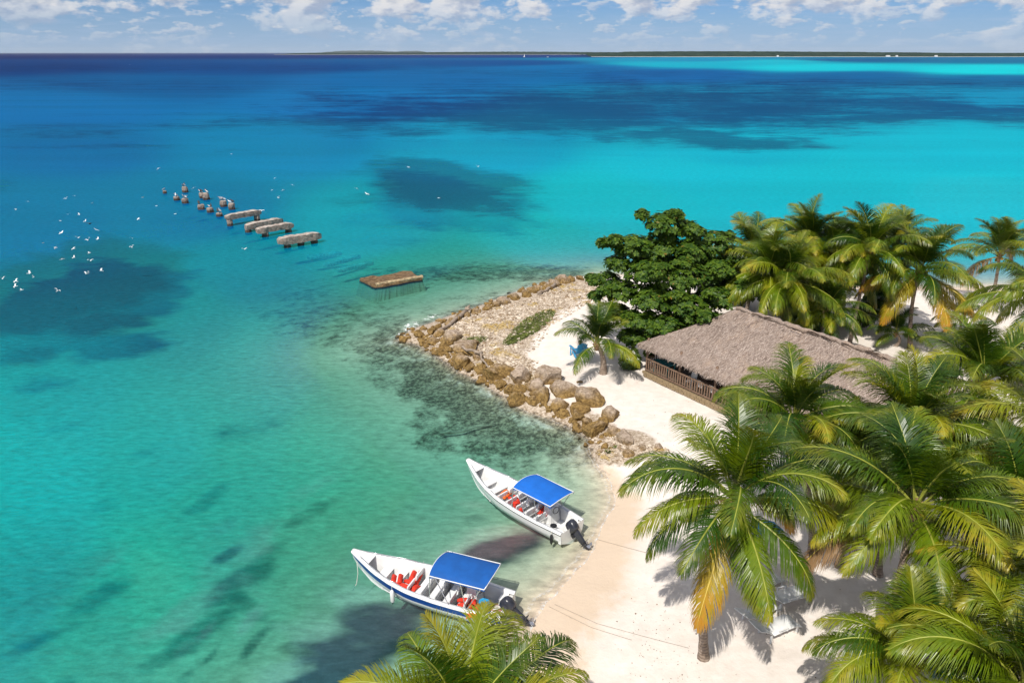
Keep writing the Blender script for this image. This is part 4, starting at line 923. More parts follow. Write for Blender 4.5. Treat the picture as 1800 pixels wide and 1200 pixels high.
# ------------------------------------------------------------------ boats
MAT_GEL = plain('white_gelcoat', (0.80, 0.80, 0.79), 0.25, 0.03, 2.0, spec=.5, dirt=((0.62, 0.60, 0.55), 0.35))
MAT_GEL_IN = plain('white_deck', (0.76, 0.76, 0.75), 0.5, 0.04, 3.0, dirt=((0.58, 0.56, 0.53), 0.5))
MAT_BLUE = plain('blue_stripe', (0.008, 0.055, 0.24), 0.3, 0.08, 2)
MAT_CANVAS = plain('blue_canvas', (0.004, 0.085, 0.33), 0.8, 0.12, 1.5, 0.15)
MAT_CANVAS2 = plain('blue_canvas_bright', (0.004, 0.12, 0.50), 0.8, 0.10, 1.5, 0.15)
MAT_METAL = plain('stainless', (0.62, 0.62, 0.64), 0.25, 0.05, 4, metal=.9)
MAT_BLACK = plain('black_rubber', (0.018, 0.018, 0.02), 0.55, 0.2, 5); MAT_COWL = plain('engine_cowl', (0.028, 0.03, 0.042), 0.28, 0.15, 3, spec=.6)
MAT_RED = plain('life_jacket', (0.62, 0.035, 0.015), 0.8, 0.2, 6, 0.3); MAT_ORANGE = plain('orange_jacket', (0.70, 0.13, 0.02), 0.8, 0.2, 6, 0.3)
MAT_ROPE = plain('rope', (0.60, 0.57, 0.50), 0.9, 0.15, 9)
LB = 6.9
def hull_sec(t):
    """half beam at gunwale, gunwale height, keel height, half beam at chine"""
    b = np.interp(t, [0, .2, .4, .55, .7, .82, .92, 1.0], [.80, .92, .96, .92, .76, .53, .28, .075])
    s = np.interp(t, [0, .3, .6, .8, .92, 1.0], [.70, .72, .80, .96, 1.14, 1.30])
    k_ = np.interp(t, [0, .55, .75, .88, .96, 1.0], [-.18, -.22, -.18, .02, .45, .95])
    return float(b), float(s), float(k_), float(b) * float(np.interp(t, [0, .6, .85, 1], [.86, .80, .58, .35]))
def make_boat(name, A_stern, B_bow, label, stripe, canvas, seed):
    r2 = random.Random(seed); d = B_bow - A_stern; ang = math.atan2(d.y, d.x); e = empty(name, (A_stern.x, A_stern.y, 0), ang)
    n = 30; L = LB; ts = [i / n for i in range(n + 1)]; secs = [hull_sec(t) for t in ts]; gw = .13; deck = .12
    def ring(t, sec, side):
        b, s, k_, ch = sec; zc = k_ + (s - k_) * .36
        return [(t * L, 0, k_), (t * L, side * ch, zc), (t * L, side * (ch + (b - ch) * .65), zc + (s - zc) * .42), (t * L, side * b, s)]
    mb = MB()
    for side in (-1, 1):
        vs = [p for t, q in zip(ts, secs) for p in ring(t, q, side)]
        fs = [(i * 4 + j, i * 4 + j + 1, (i + 1) * 4 + j + 1, (i + 1) * 4 + j) for i in range(n) for j in range(3)]
        if side > 0: fs = [tuple(reversed(f)) for f in fs]
        mb.add(vs, fs)
    b, s, k_, ch = secs[0]; zc = k_ + (s - k_) * .36
    mb.add([(0, 0, k_), (0, ch, zc), (0, b, s), (0, -b, s), (0, -ch, zc)], [(0, 4, 3, 2, 1)])                                   # transom
    b, s, k_, ch = secs[-1]; mb.add([(L, 0, k_), (L, b, s), (L, -b, s), (L, ch, k_ + (s - k_) * .36), (L, -ch, k_ + (s - k_) * .36)], [(0, 3, 1, 2, 4)])
    mb.build('hull', MAT_GEL, e, True)
    # side band
    for side in (-1, 1):
        vs = []; lo, hi = (.46, .95) if stripe else (.78, .86)
        for t, (b, s, k_, ch) in zip(ts, secs):
            zc = k_ + (s - k_) * .36; zm = zc + (s - zc) * .42; bm = ch + (b - ch) * .65
            for f in (lo, hi): q = max(0, (f - .0)); z = zc + (s - zc) * q; bb = bm + (b - bm) * ((z - zm) / (s - zm)) if z > zm else ch + (bm - ch) * ((z - zc) / (zm - zc)); vs.append((t * L, side * (bb + .006), z))
        fs = [(2 * i, 2 * i + 1, 2 * i + 3, 2 * i + 2) for i in range(n)]
        m_ = MB(); m_.add(vs, fs); m_.build('side_stripe', MAT_BLUE if stripe else MAT_BLACK, e, True)
    # gunwale, inner wall and floor
    m_ = MB()
    for side in (-1, 1):
        vs = []
        for t, (b, s, k_, ch) in zip(ts, secs):
            bi = max(b - gw, .012); fz = max(deck, k_ + .22); ci = max(min(bi, ch * .92), .01)
            vs += [(t * L, side * (b + .03), s - .05), (t * L, side * (b + .03), s + .02), (t * L, side * bi, s + .035), (t * L, side * bi * .985, s - .06), (t * L, side * ci, fz)]
        fs = [(i * 5 + j, i * 5 + j + 1, (i + 1) * 5 + j + 1, (i + 1) * 5 + j) for i in range(1, n - 2) for j in range(4)]
        fs += [(i * 5 + j, i * 5 + j + 1, (i + 1) * 5 + j + 1, (i + 1) * 5 + j) for i in (0, n - 2, n - 1) for j in range(3)]
        if side > 0: fs = [tuple(reversed(f)) for f in fs]
        m_.add(vs, fs)
    m_.build('gunwale', MAT_GEL, e, True)
    m_ = MB(); vs = []
    for t, (b, s, k_, ch) in zip(ts, secs):
        fz = max(deck, k_ + .22); ci = max(min(b - gw, ch * .95), .012); vs += [(t * L, -ci, fz), (t * L, ci, fz)]
    m_.add(vs, [(2 * i, 2 * i + 2, 2 * i + 3, 2 * i + 1) for i in range(n)]); m_.build('floor', MAT_GEL_IN, e)
    b, s, k_, ch = secs[0]
    m_ = MB(); m_.box((.10, 0, .32), (.14, 1.50, .40)); m_.build('transom_board', MAT_GEL, e)
    for sy in (-1, 1): m_ = MB(); m_.box((.32, sy * .56, .40), (.46, .44, .26)); m_.build('stern_locker', MAT_GEL_IN, e)
    # prow deck
    m_ = MB(); i0 = int(.885 * n); vs = [(t * L, sy * max(q[0] - .05, .02), q[1] + .045) for t, q in list(zip(ts, secs))[i0:] for sy in (-1, 1)]
    m_.add(vs, [(2 * i, 2 * i + 2, 2 * i + 3, 2 * i + 1) for i in range(n - i0)]); m_.build('prow_deck', MAT_GEL, e)
    m_ = MB(); m_.tube([(L * .955, -.05, 1.19), (L * .955, .05, 1.19)], .03, 6); m_.build('mooring_cleat', MAT_METAL, e)
    # thwarts with seat backs
    for t in (.25, .34, .43, .52, .61, .70, .79):
        b, s, k_, ch = hull_sec(t); bi = b - gw - .02; fz = max(deck, k_ + .22)
        be = empty('bench', (t * L, 0, fz)); be.parent = e
        hgt = .34 if t < .75 else .42
        m_ = MB(); m_.box((0, 0, hgt), (.40, bi * 2, .05)); m_.build('seat', MAT_GEL_IN, be)
        m_ = MB(); m_.box((-.12, 0, hgt / 2 - .013), (.06, bi * 1.88, hgt - .03)); m_.build('support', MAT_GEL_IN, be)
        if t < .66:
            for sy in (-1, 1):
                m_ = MB(); m_.box((-.19, sy * bi * .52, hgt + .20), (.05, bi * .82, .34), Matrix.Rotation(-.18, 3, 'Y')); m_.build('backrest', MAT_GEL_IN, be)
    # bow rails
    for sy in (-1, 1):
        m_ = MB(); m_.tube([(t * L, sy * (hull_sec(t)[0] - .07), hull_sec(t)[1] + .10) for t in (.62, .7, .78, .86, .93)], .014, 5); m_.build('grab_rail', MAT_METAL, e, True)
        for t in (.64, .74, .84, .92):
            q = hull_sec(t); m_ = MB(); m_.tube([(t * L, sy * (q[0] - .07), q[1] + .02), (t * L, sy * (q[0] - .07), q[1] + .10)], .012, 5); m_.build('rail_post', MAT_METAL, e)
    # helm console
    co_ = empty('console', (1.55, -.36, deck)); co_.parent = e
    m_ = MB(); m_.add([(-.25, -.3, 0), (.25, -.3, 0), (.25, .3, 0), (-.25, .3, 0), (-.16, -.28, .78), (.20, -.28, .92), (.20, .28, .92), (-.16, .28, .78)], [(0, 3, 2, 1), (4, 5, 6, 7), (0, 1, 5, 4), (1, 2, 6, 5), (2, 3, 7, 6), (3, 0, 4, 7)]); m_.build('cabinet', MAT_GEL_IN, co_)
    m_ = MB(); m_.tube([(-.26 + .07 * math.cos(a) * .4, .17 * math.cos(a), .66 + .17 * math.sin(a)) for a in [i * 6.283 / 12 for i in range(13)]], .015, 5); m_.build('steering_wheel', MAT_BLACK, co_, True)
    m_ = MB(); m_.box((.06, 0, .875), (.2, .36, .02), Matrix.Rotation(-.37, 3, 'Y')); m_.build('dashboard', MAT_BLACK, co_)
    # canopy on a bent-tube frame
    cx0, cx1, cw, cz = (.62, 2.95, .80, 1.86); ca = empty('canopy', (0, 0, 0)); ca.parent = e
    m_ = MB(); nu, nv = 10, 14; vs = []
    for k2 in (0, 1):
        for i in range(nu + 1):
            for j in range(nv + 1):
                u_ = i / nu; v_ = j / nv * 2 - 1; x = cx0 + (cx1 - cx0) * u_
                crn = .13 * (1 - v_ * v_) - (.10 if abs(v_) > .93 else 0); flap = -.10 * max(0, (u_ - .86) / .14) ** 1.5
                sg = -.02 * math.sin(u_ * 9.42) ** 2 * (1 - abs(v_))
                vs.append((x + .07 * (1 - v_ * v_) * (u_ - .5) * 2, v_ * cw, cz + crn + flap + sg - k2 * .02))
    m2 = (nu + 1) * (nv + 1); fs = [(i * (nv + 1) + j, (i + 1) * (nv + 1) + j, (i + 1) * (nv + 1) + j + 1, i * (nv + 1) + j + 1) for i in range(nu) for j in range(nv)]
    m_.add(vs, fs + [tuple(m2 + q for q in reversed(f)) for f in fs]); m_.build('awning', canvas, ca, True)
    for u_ in (0.0, 1.0):
        x = cx0 + (cx1 - cx0) * u_; m_ = MB(); m_.tube([(x + .07 * (1 - v_ * v_) * (u_ - .5) * 2, v_ * (cw + .01), cz + .13 * (1 - v_ * v_) - (.11 if u_ else .02)) for v_ in [i / 8 * 2 - 1 for i in range(9)]], .02, 6); m_.build('bow_tube', MAT_WHITE_P, ca, True)
    for sy in (-1, 1):
        m_ = MB(); m_.tube([(cx0, sy * (cw + .01), cz - .03), (cx1, sy * (cw + .01), cz - .08)], .02, 6); m_.build('edge_tube', MAT_WHITE_P, ca)
        for xa, xb in ((cx0 + .15, 1.35), (cx0 + 1.0, 1.38), (cx1 - .25, 2.1), (cx1 - .05, 2.9)):
            q = hull_sec(xb / L); m_ = MB(); m_.tube([(xa, sy * cw, cz - .05), (xb, sy * (q[0] - .06), q[1] + .03)], .018, 6); m_.build('pole', MAT_METAL, ca)
    # outboard engine, tilted up
    en = empty('outboard_engine', (-.12, 0, .50)); en.parent = e; en.rotation_euler = (0, R(52), 0)
    m_ = MB(); prof = [(.0, .17, .22), (.10, .20, .27), (.32, .20, .29), (.46, .17, .25), (.52, .10, .17)]; vs = []
    for z, hw, hl in prof:
        for i in range(12):
            a = 6.283 * i / 12; vs.append((math.copysign(abs(math.cos(a)) ** .6, math.cos(a)) * hl - .10, math.copysign(abs(math.sin(a)) ** .6, math.sin(a)) * hw, z))
    m_.add(vs, [(i * 12 + j, i * 12 + (j + 1) % 12, (i + 1) * 12 + (j + 1) % 12, (i + 1) * 12 + j) for i in range(4) for j in range(12)] + [tuple(reversed(range(12))), tuple(range(48, 60))]); m_.build('cowling', MAT_COWL, en, True)
    m_ = MB(); m_.add([(-.24, -.07, .02), (.10, -.07, .02), (.10, .07, .02), (-.24, .07, .02), (-.20, -.045, -.72), (.03, -.045, -.72), (.03, .045, -.72), (-.20, .045, -.72)], [(0, 1, 2, 3), (4, 7, 6, 5), (0, 4, 5, 1), (1, 5, 6, 2), (2, 6, 7, 3), (3, 7, 4, 0)]); m_.build('midsection', MAT_COWL, en)
    m_ = MB(); m_.box((-.12, 0, -.60), (.46, .26, .02)); m_.build('cavitation_plate', MAT_COWL, en)
    m_ = MB(); m_.tube([(.14, 0, -.80), (.05, 0, -.80), (-.20, 0, -.80), (-.30, 0, -.80)], [.02, .065, .065, .035], 8); m_.build('gearcase', MAT_COWL, en, True)
    m_ = MB(); m_.add([(.02, 0, -.84), (-.16, 0, -.84), (-.14, 0, -1.0), (-.02, 0, -.98), (.02, .02, -.84), (-.16, .02, -.84), (-.14, .02, -1.0), (-.02, .02, -.98)], [(0, 1, 2, 3), (7, 6, 5, 4), (0, 4, 5, 1), (1, 5, 6, 2), (2, 6, 7, 3), (3, 7, 4, 0)]); m_.build('skeg', MAT_COWL, en)
    pr = empty('propeller', (-.33, 0, -.80)); pr.parent = en
    for i in range(3):
        a = i * 2.094; m_ = MB(); r_ = Matrix.Rotation(a, 3, 'X'); m_.add([r_ @ Vector(p) for p in ((.02, -.03, .03), (-.02, .05, .03), (-.04, .11, .14), (.0, .02, .19), (.03, -.07, .13))], [(0, 1, 2, 3, 4)]); bl = m_.build('blade', MAT_METAL, pr)
    m_ = MB(); m_.box((.16, 0, -.05), (.14, .24, .30)); m_.build('mount_bracket', MAT_BLACK, en)
    tag(e, label, 'boat', 'moored tour boats')
    return e, ang
S1 = gp(1006, 934, .45); B1 = gp(822, 810, 1.2); S2 = gp(893, 1072, .45); B2 = gp(620, 970, 1.2)
D1 = (B1 - S1); D1.z = 0; D2 = (B2 - S2); D2.z = 0
boat1, a1 = make_boat('tour_boat', S1, B1, 'plain white tour boat with bright blue canopy and raised black outboard near the beach', False, MAT_CANVAS2, 1)
boat2, a2 = make_boat('tour_boat', S2, B2, 'white tour boat with a broad blue side stripe and dark blue canopy', True, MAT_CANVAS, 2)
for b_, D in ((boat1, D1), (boat2, D2)): s_ = D.length / LB; b_.scale = (s_, min(1.08, s_ * 1.0), 1.0)
def in_boat(bt, ang, x, y, z):
    c_, s_ = math.cos(ang), math.sin(ang); x *= bt.scale[0]; y *= bt.scale[1]; return Vector((bt.location.x + c_ * x - s_ * y, bt.location.y + s_ * x + c_ * y, z))
def jacket_mesh(mat, seed):
    r2 = random.Random(seed); mb = MB()
    def slab(cx, cy, w, l, th):
        vs = []; n = 5
        for k2 in (0, 1):
            for i in range(n):
                for j in range(n):
                    u_, v_ = i / 4 * 2 - 1, j / 4 * 2 - 1; pil = (1 - u_ ** 4) * (1 - v_ ** 4)
                    vs.append((cx + u_ * w / 2, cy + v_ * l / 2, (th * (.4 + .6 * pil) if k2 else 0) + .05 * math.sin(u_ * 2 + seed) * (1)))
        fs = [(i * n + j, (i + 1) * n + j, (i + 1) * n + j + 1, i * n + j + 1) for i in range(4) for j in range(4)]
        rim = [(i, 0) for i in range(5)] + [(4, j) for j in range(1, 5)] + [(i, 4) for i in range(3, -1, -1)] + [(0, j) for j in range(3, 0, -1)]
        ids = [i * n + j for i, j in rim]; m_ = len(ids)
        fs2 = [tuple(reversed(f)) for f in fs] + [tuple(25 + q for q in f) for f in fs] + [(ids[i], ids[(i + 1) % m_], 25 + ids[(i + 1) % m_], 25 + ids[i]) for i in range(m_)]
        mb.add(vs, fs2)
    slab(-.13, 0, .20, .52, .10); slab(.13, .02, .20, .52, .10); slab(0, .36, .44, .22, .09)
    return mb.mesh('life_jacket', mat, True)
JK = [jacket_mesh(MAT_RED, 1), jacket_mesh(MAT_ORANGE, 2)]
def jacket(bt, ang, t, y, rz, which, label, z=None, tilt=0.0):
    o = link('life_jacket', JK[which]); q = hull_sec(t); fz = max(.12, q[2] + .22)
    o.location = in_boat(bt, ang, t * LB, y, fz + .375 if z is None else z); o.rotation_euler = (tilt, 0, ang + rz); tag(o, label, 'life jacket', 'life jackets in the boats'); return o
jacket(boat2, a2, .70, .05, .4, 0, 'red life jacket lying open on the front bench of the striped boat'); jacket(boat2, a2, .615, .18, 1.4, 0, 'red life jacket on the second bench of the striped boat'); jacket(boat2, a2, .61, -.42, .2, 0, 'red life jacket half under the canopy of the striped boat')
jacket(boat2, a2, .25, .30, 2.0, 0, 'red life jacket on the rear bench of the striped boat'); jacket(boat2, a2, .17, .62, .3, 1, 'orange life jacket on the stern side of the striped boat', .60)
jacket(boat1, a1, .61, -.05, .2, 1, 'orange life jacket on the front bench of the plain white boat'); jacket(boat1, a1, .52, .05, 1.2, 0, 'red life jacket on the bench under the canopy front of the plain white boat'); jacket(boat1, a1, .43, .42, .8, 0, 'red life jacket at the side of the plain white boat under its canopy'); jacket(boat1, a1, .27, -.35, .2, 0, 'red life jacket behind the console of the plain white boat')
def barrel(pos, r, h, mat, name, label, cat, group=None, lid=None):
    e = empty(name, pos); mb = MB(); mb.tube([(0, 0, 0), (0, 0, h * .1), (0, 0, h * .5), (0, 0, h * .9), (0, 0, h)], [r * .88, r * .97, r, r * .97, r * .92], 14); mb.build('body', mat, e, True)
    mb = MB(); mb.tube([(0, 0, h), (0, 0, h + .03)], [r * .98, r * .98], 14); mb.build('lid', lid or mat, e); return tag(e, label, cat, group)
barrel(in_boat(boat2, a2, .95, .12, .125), .21, .5, MAT_BLUE_CH, 'plastic_drum', 'bright blue plastic drum in the stern of the striped boat', 'drum')
barrel(in_boat(boat1, a1, .85, .30, .125), .16, .36, MAT_WHITE_P, 'fuel_can', 'white round container in the stern of the plain white boat', 'container', lid=MAT_BLACK)
def bag(pos, s, mat, label, seed):
    import bmesh
    bm = bmesh.new(); bmesh.ops.create_icosphere(bm, subdivisions=3, radius=1); off = Vector((seed * 3.1, 0, 0))
    for v_ in bm.verts:
        p = v_.co; p += p.normalized() * (.22 * mnoise.noise(p * 1.8 + off) + .08 * mnoise.noise(p * 5 + off)); p.z = max(p.z, -.55); p.x *= s * 1.1; p.y *= s * .85; p.z = (p.z + .55) * s * .62
    me = bpy.data.meshes.new('canvas_bag'); bm.to_mesh(me); bm.free(); me.materials.append(mat); me.polygons.foreach_set('use_smooth', [True] * len(me.polygons))
    o = link('canvas_bag', me); o.location = pos; tag(o, label, 'bag', 'bags in the boats')
MAT_BAG = plain('white_cloth', (.72, .71, .68), .9, .08, 6, .3); MAT_BAGK = plain('dark_cloth', (.03, .03, .035), .9, .2, 6, .3)
bag(in_boat(boat1, a1, 1.75, .42, .13), .34, MAT_BAG, 'crumpled white bag beside the console of the plain white boat', 1); bag(in_boat(boat1, a1, 1.15, .38, .13), .30, MAT_BAG, 'white cloth bundle near the outboard of the plain white boat', 2)
bag(in_boat(boat1, a1, 2.2, .50, .13), .22, MAT_BAGK, 'small black bag on the floor of the plain white boat', 3); bag(in_boat(boat2, a2, 2.45, .45, .13), .22, MAT_BAGK, 'small black bag between benches of the striped boat', 4)
def coil(pos, r, mat, label, name='rope_coil'):
    mb = MB(); pts = [(r * (1 - .05 * (i // 14)) * math.cos(i * .45), r * (1 - .05 * (i // 14)) * math.sin(i * .45) * .8, .02 + .012 * (i // 14) + .01 * math.sin(i * 1.3)) for i in range(70)]
    mb.tube(pts, .014, 5); o = mb.build(name, mat, smooth=True); o.location = pos; tag(o, label, 'rope', 'ropes')
coil(in_boat(boat1, a1, .55, .15, .13), .26, MAT_ROPE, 'coiled rope on the stern floor of the plain white boat'); coil(in_boat(boat2, a2, .62, -.25, .13), .26, plain('red_rope', (.45, .22, .2), .9, .2), 'pinkish coiled rope in the stern of the striped boat')
def fender(bt, ang, t, side, mat, r, l, label, drop=.12):
    q = hull_sec(t); e = empty('boat_fender', in_boat(bt, ang, t * LB, side * (q[0] + r + .03), q[1] - drop))
    mb = MB(); mb.tube([(0, 0, 0), (0, 0, -.05), (0, 0, -.1), (0, 0, -l + .1), (0, 0, -l + .04), (0, 0, -l)], [.02, r * .7, r, r, r * .7, .02], 10); mb.build('body', mat, e, True)
    mb = MB(); mb.tube([(0, 0, -.01), (0, 0, drop + .03)], .012, 5); mb.build('lanyard', MAT_ROPE, e)
    mb = MB(); mb.tube([(0, 0, -l), (0, 0, -l - .05)], [.03, .02], 6); mb.build('end_cap', MAT_BLACK, e); tag(e, label, 'fender', 'boat fenders')
fender(boat2, a2, .66, 1, MAT_WHITE_P, .085, .62, 'white fender hanging from the side of the striped boat'); fender(boat1, a1, .06, 1, MAT_BLACK, .07, .50, 'black fender hanging at the stern of the plain white boat'); fender(boat2, a2, .60, -1, MAT_BLACK, .07, .45, 'black fender on the far side of the striped boat', .05)
def rope(pts, r, label, name='mooring_rope'):
    mb = MB(); mb.tube(pts, r, 5); tag(mb.build(name, MAT_ROPE, smooth=True), label, 'rope', 'ropes')
q_ = in_boat(boat2, a2, .95 * LB, .25, 1.02); rope([q_, q_ + Vector((.02, -.08, -.5)), q_ + Vector((-.05, -.16, -.95)), q_ + Vector((-.2, -.3, -1.18))], .014, 'thin line hanging from the bow of the striped boat into the water')
def sand_rope(pl, label):
    pts = []
    for i in range(len(pl) - 1):
        for j in range(8):
            t = j / 8; p = on_ground(pl[i][0] + (pl[i + 1][0] - pl[i][0]) * t, pl[i][1] + (pl[i + 1][1] - pl[i][1]) * t); p.z = max(p.z, 0) + .02; pts.append(p)
    mb = MB(); mb.tube(pts, .008, 4); tag(mb.build('mooring_rope', plain('wet_rope', (.32, .27, .22), .9, .2), smooth=True), label, 'rope', 'ropes')
sand_rope([(975, 1062), (1050, 1096), (1130, 1118), (1222, 1142)], 'thin mooring line lying across the wet sand to the loungers palm')
sand_rope([(965, 1066), (1040, 1103), (1120, 1128)], 'second thin line lying on the wet sand beside the first')
sand_rope([(1050, 948), (1100, 962), (1150, 975)], 'short mooring line on the sand behind the plain white boat')

# ------------------------------------------------------------------ ruined pier
def concrete_material():
    m, nt, out = material('old_concrete')
    g = nt.new('ShaderNodeNewGeometry'); P = g.outputs['Position']; sp = nt.new('ShaderNodeSeparateXYZ'); nt.l.new(P, sp.inputs[0])
    n1 = nt.noise(P, 3.5, 6, 0.7); c = nt.mix(nt.step(n1, 0.3, 0.7), (0.17, 0.125, 0.10), (0.36, 0.29, 0.24))
    nz = nt.new('ShaderNodeSeparateXYZ'); nt.l.new(g.outputs['Normal'], nz.inputs[0])
    guano = nt.step(nt.math('ADD', nz.outputs[2], nt.math('MULTIPLY', nt.math('SUBTRACT', nt.noise(P, 2.0, 5, .7), .5), 1.6)), 0.75, 1.15)
    c = nt.mix(nt.math('MULTIPLY', guano, .6), c, (0.62, 0.56, 0.50))
    c = nt.mix(nt.step(nt.math('ADD', sp.outputs[2], nt.math('MULTIPLY', n1, .3)), 0.32, 0.62, .9, 0), c, (0.045, 0.022, 0.014))
    b = nt.new('ShaderNodeBump'); b.inputs['Strength'].default_value = .9; b.inputs['Distance'].default_value = .08; nt.put(b.inputs['Height'], n1)
    p = nt.new('ShaderNodeBsdfPrincipled'); nt.put(p.inputs['Base Color'], c); p.inputs['Roughness'].default_value = .95; nt.l.new(b.outputs[0], p.inputs['Normal']); nt.l.new(p.outputs[0], out.inputs[0]); return m
MAT_CONC = concrete_material()
def rough_box(l, w, h, seed, nx=14, taper=.35):
    """eroded concrete beam along x, ends chamfered like the photo's"""
    r2 = random.Random(seed); mb = MB(); secn = [(-.5, -.5), (-.2, -.52), (.2, -.52), (.5, -.5), (.52, 0), (.5, .5), (.2, .5), (-.2, .5), (-.5, .5), (-.52, 0)]; k_ = len(secn); off = Vector((seed * 5.3, 0, 0))
    for i in range(nx + 1):
        x = -l / 2 + l * i / nx; e_ = min(i, nx - i); sc = 1.0 if e_ > 1 else (.9 if e_ == 1 else .62)
        for y, z in secn:
            p = Vector((x, y * w * sc, (z * h * sc) - (h * .10 * (1 - sc)))); p += Vector((mnoise.noise(p * 1.9 + off), mnoise.noise(p * 2.3 + off + Vector((9, 0, 0))), mnoise.noise(p * 2.1 + off + Vector((0, 9, 0))))) * .10; mb.v.append(tuple(p))
    for i in range(nx):
        for j in range(k_): mb.f.append((i * k_ + j, (i + 1) * k_ + j, (i + 1) * k_ + (j + 1) % k_, i * k_ + (j + 1) % k_)); mb.m.append(0)
    mb.f += [tuple(range(k_)), tuple(reversed(range(nx * k_, (nx + 1) * k_)))]; mb.m += [0, 0]; return mb
def pile(h, r, seed):
    r2 = random.Random(seed); mb = MB(); off = Vector((seed * 2.7, 1, 0)); n = 10; zs = [-.30, -.15, 0, h * .35, h * .7, h * .93, h]
    pts = []
    for z in zs:
        for j in range(n):
            a = 6.283 * j / n; rr = r * (1 + .28 * mnoise.noise(Vector((math.cos(a) * 1.3, math.sin(a) * 1.3, z * 1.6)) + off)) * (1.0 if z < h * .9 else .9 if z < h else .55); pts.append((rr * math.cos(a), rr * math.sin(a), z + (.12 * mnoise.noise(Vector((a, z, seed))) if z > h * .6 else 0)))
    mb.add(pts, [(i * n + j, i * n + (j + 1) % n, (i + 1) * n + (j + 1) % n, (i + 1) * n + j) for i in range(len(zs) - 1) for j in range(n)] + [tuple(range((len(zs) - 1) * n, len(zs) * n))]); return mb
def pier_beam(a, b, zt, legs, label, seed, w=.95, h=.75):
    A = gp(*a, zt); B = gp(*b, zt); mid = (A + B) / 2; d = B - A; e = empty('pier_beam', (mid.x, mid.y, 0), math.atan2(d.y, d.x)); L = d.length
    bo = rough_box(L, w, h, seed).build('beam', MAT_CONC, e); bo.location = (0, 0, zt - h / 2)
    for i, f in enumerate(legs):
        o = pile(zt - h + .1, .38, seed * 10 + i).build('pile', MAT_CONC, e); o.location = ((f - .5) * L, 0, 0)
    return tag(e, label, 'pier beam', 'fallen pier beams')
pier_beam((396, 378), (456, 368), 1.40, (.1, .9), 'weathered concrete pier beam bridging two piles next to the bird-covered stumps', 1, .9, .6)
pier_beam((431, 394), (495, 382), 1.00, (.06, .5, .94), 'weathered concrete pier beam lying low behind its longer neighbour', 2, .9, .75)
pier_beam((450, 401), (514, 390), 1.15, (.22, .86), 'weathered concrete pier beam on two open piles in the middle', 3, .85, .65)
pier_beam((488, 418), (562, 407), 1.20, (.2, .52, .84), 'weathered concrete pier beam standing closest to the submerged beams', 4, 1.0, .8)
MAT_GULL = plain('gull_white', (.78, .78, .78), .8, .05); MAT_GULLG = plain('gull_grey', (.30, .31, .33), .8, .1); MAT_PEL = plain('pelican_brown', (.06, .045, .035), .85, .2)
STUMPS = [((290, 340), .45, .28), ((326, 338), .9, .42), ((311, 352), .6, .42), ((326, 357), .7, .45), ((356, 348), .8, .40), ((363, 351), 1.0, .45), ((354, 368), .65, .45), ((370, 373), .6, .45), ((386, 380), .5, .40), ((393, 363), .85, .45), ((408, 368), .9, .42)]
def perched(p, s, rz, mat, label, group):
    """small bird at rest: body, neck and head in one skin, beak a part"""
    e = empty('perched_bird', p, rz); mb = MB()
    mb.tube([(-.26, 0, .10), (-.14, 0, .15), (0, 0, .18), (.11, 0, .21), (.16, 0, .29), (.185, 0, .345), (.23, 0, .355)], [.012, .055, .085, .07, .035, .042, .02], 7); mb.build('body', mat, e, True)
    mb = MB(); mb.tube([(.225, 0, .352), (.31, 0, .335)], [.014, .004], 5); mb.build('beak', MAT_ORANGE, e)
    for sy in (-1, 1): mb = MB(); mb.tube([(0, sy * .03, .12), (.01, sy * .03, 0)], [.009, .009], 4); mb.build('leg', MAT_PEL, e)
    e.scale = (s,) * 3; tag(e, label, 'bird', group)
rb = random.Random(3)
for i, (pp, h, r_) in enumerate(STUMPS):
    p = gp(*pp); o = pile(h, r_, 50 + i).build('pier_stump', MAT_CONC); o.location = (p.x, p.y, 0)
    tag(o, 'broken concrete pier pile with white droppings standing in open water', 'pier stump', 'broken pier piles')
    for _ in range(rb.choice((2, 3, 4))):
        a = rb.random() * 6.28; perched(Vector((p.x + math.cos(a) * r_ * .45, p.y + math.sin(a) * r_ * .45, h + .02)), rb.uniform(.95, 1.5), rb.random() * 6.28, rb.choice((MAT_GULL, MAT_PEL, MAT_PEL, MAT_GULLG)), 'small seabird resting on a broken pier pile', 'seabirds on the pier piles')
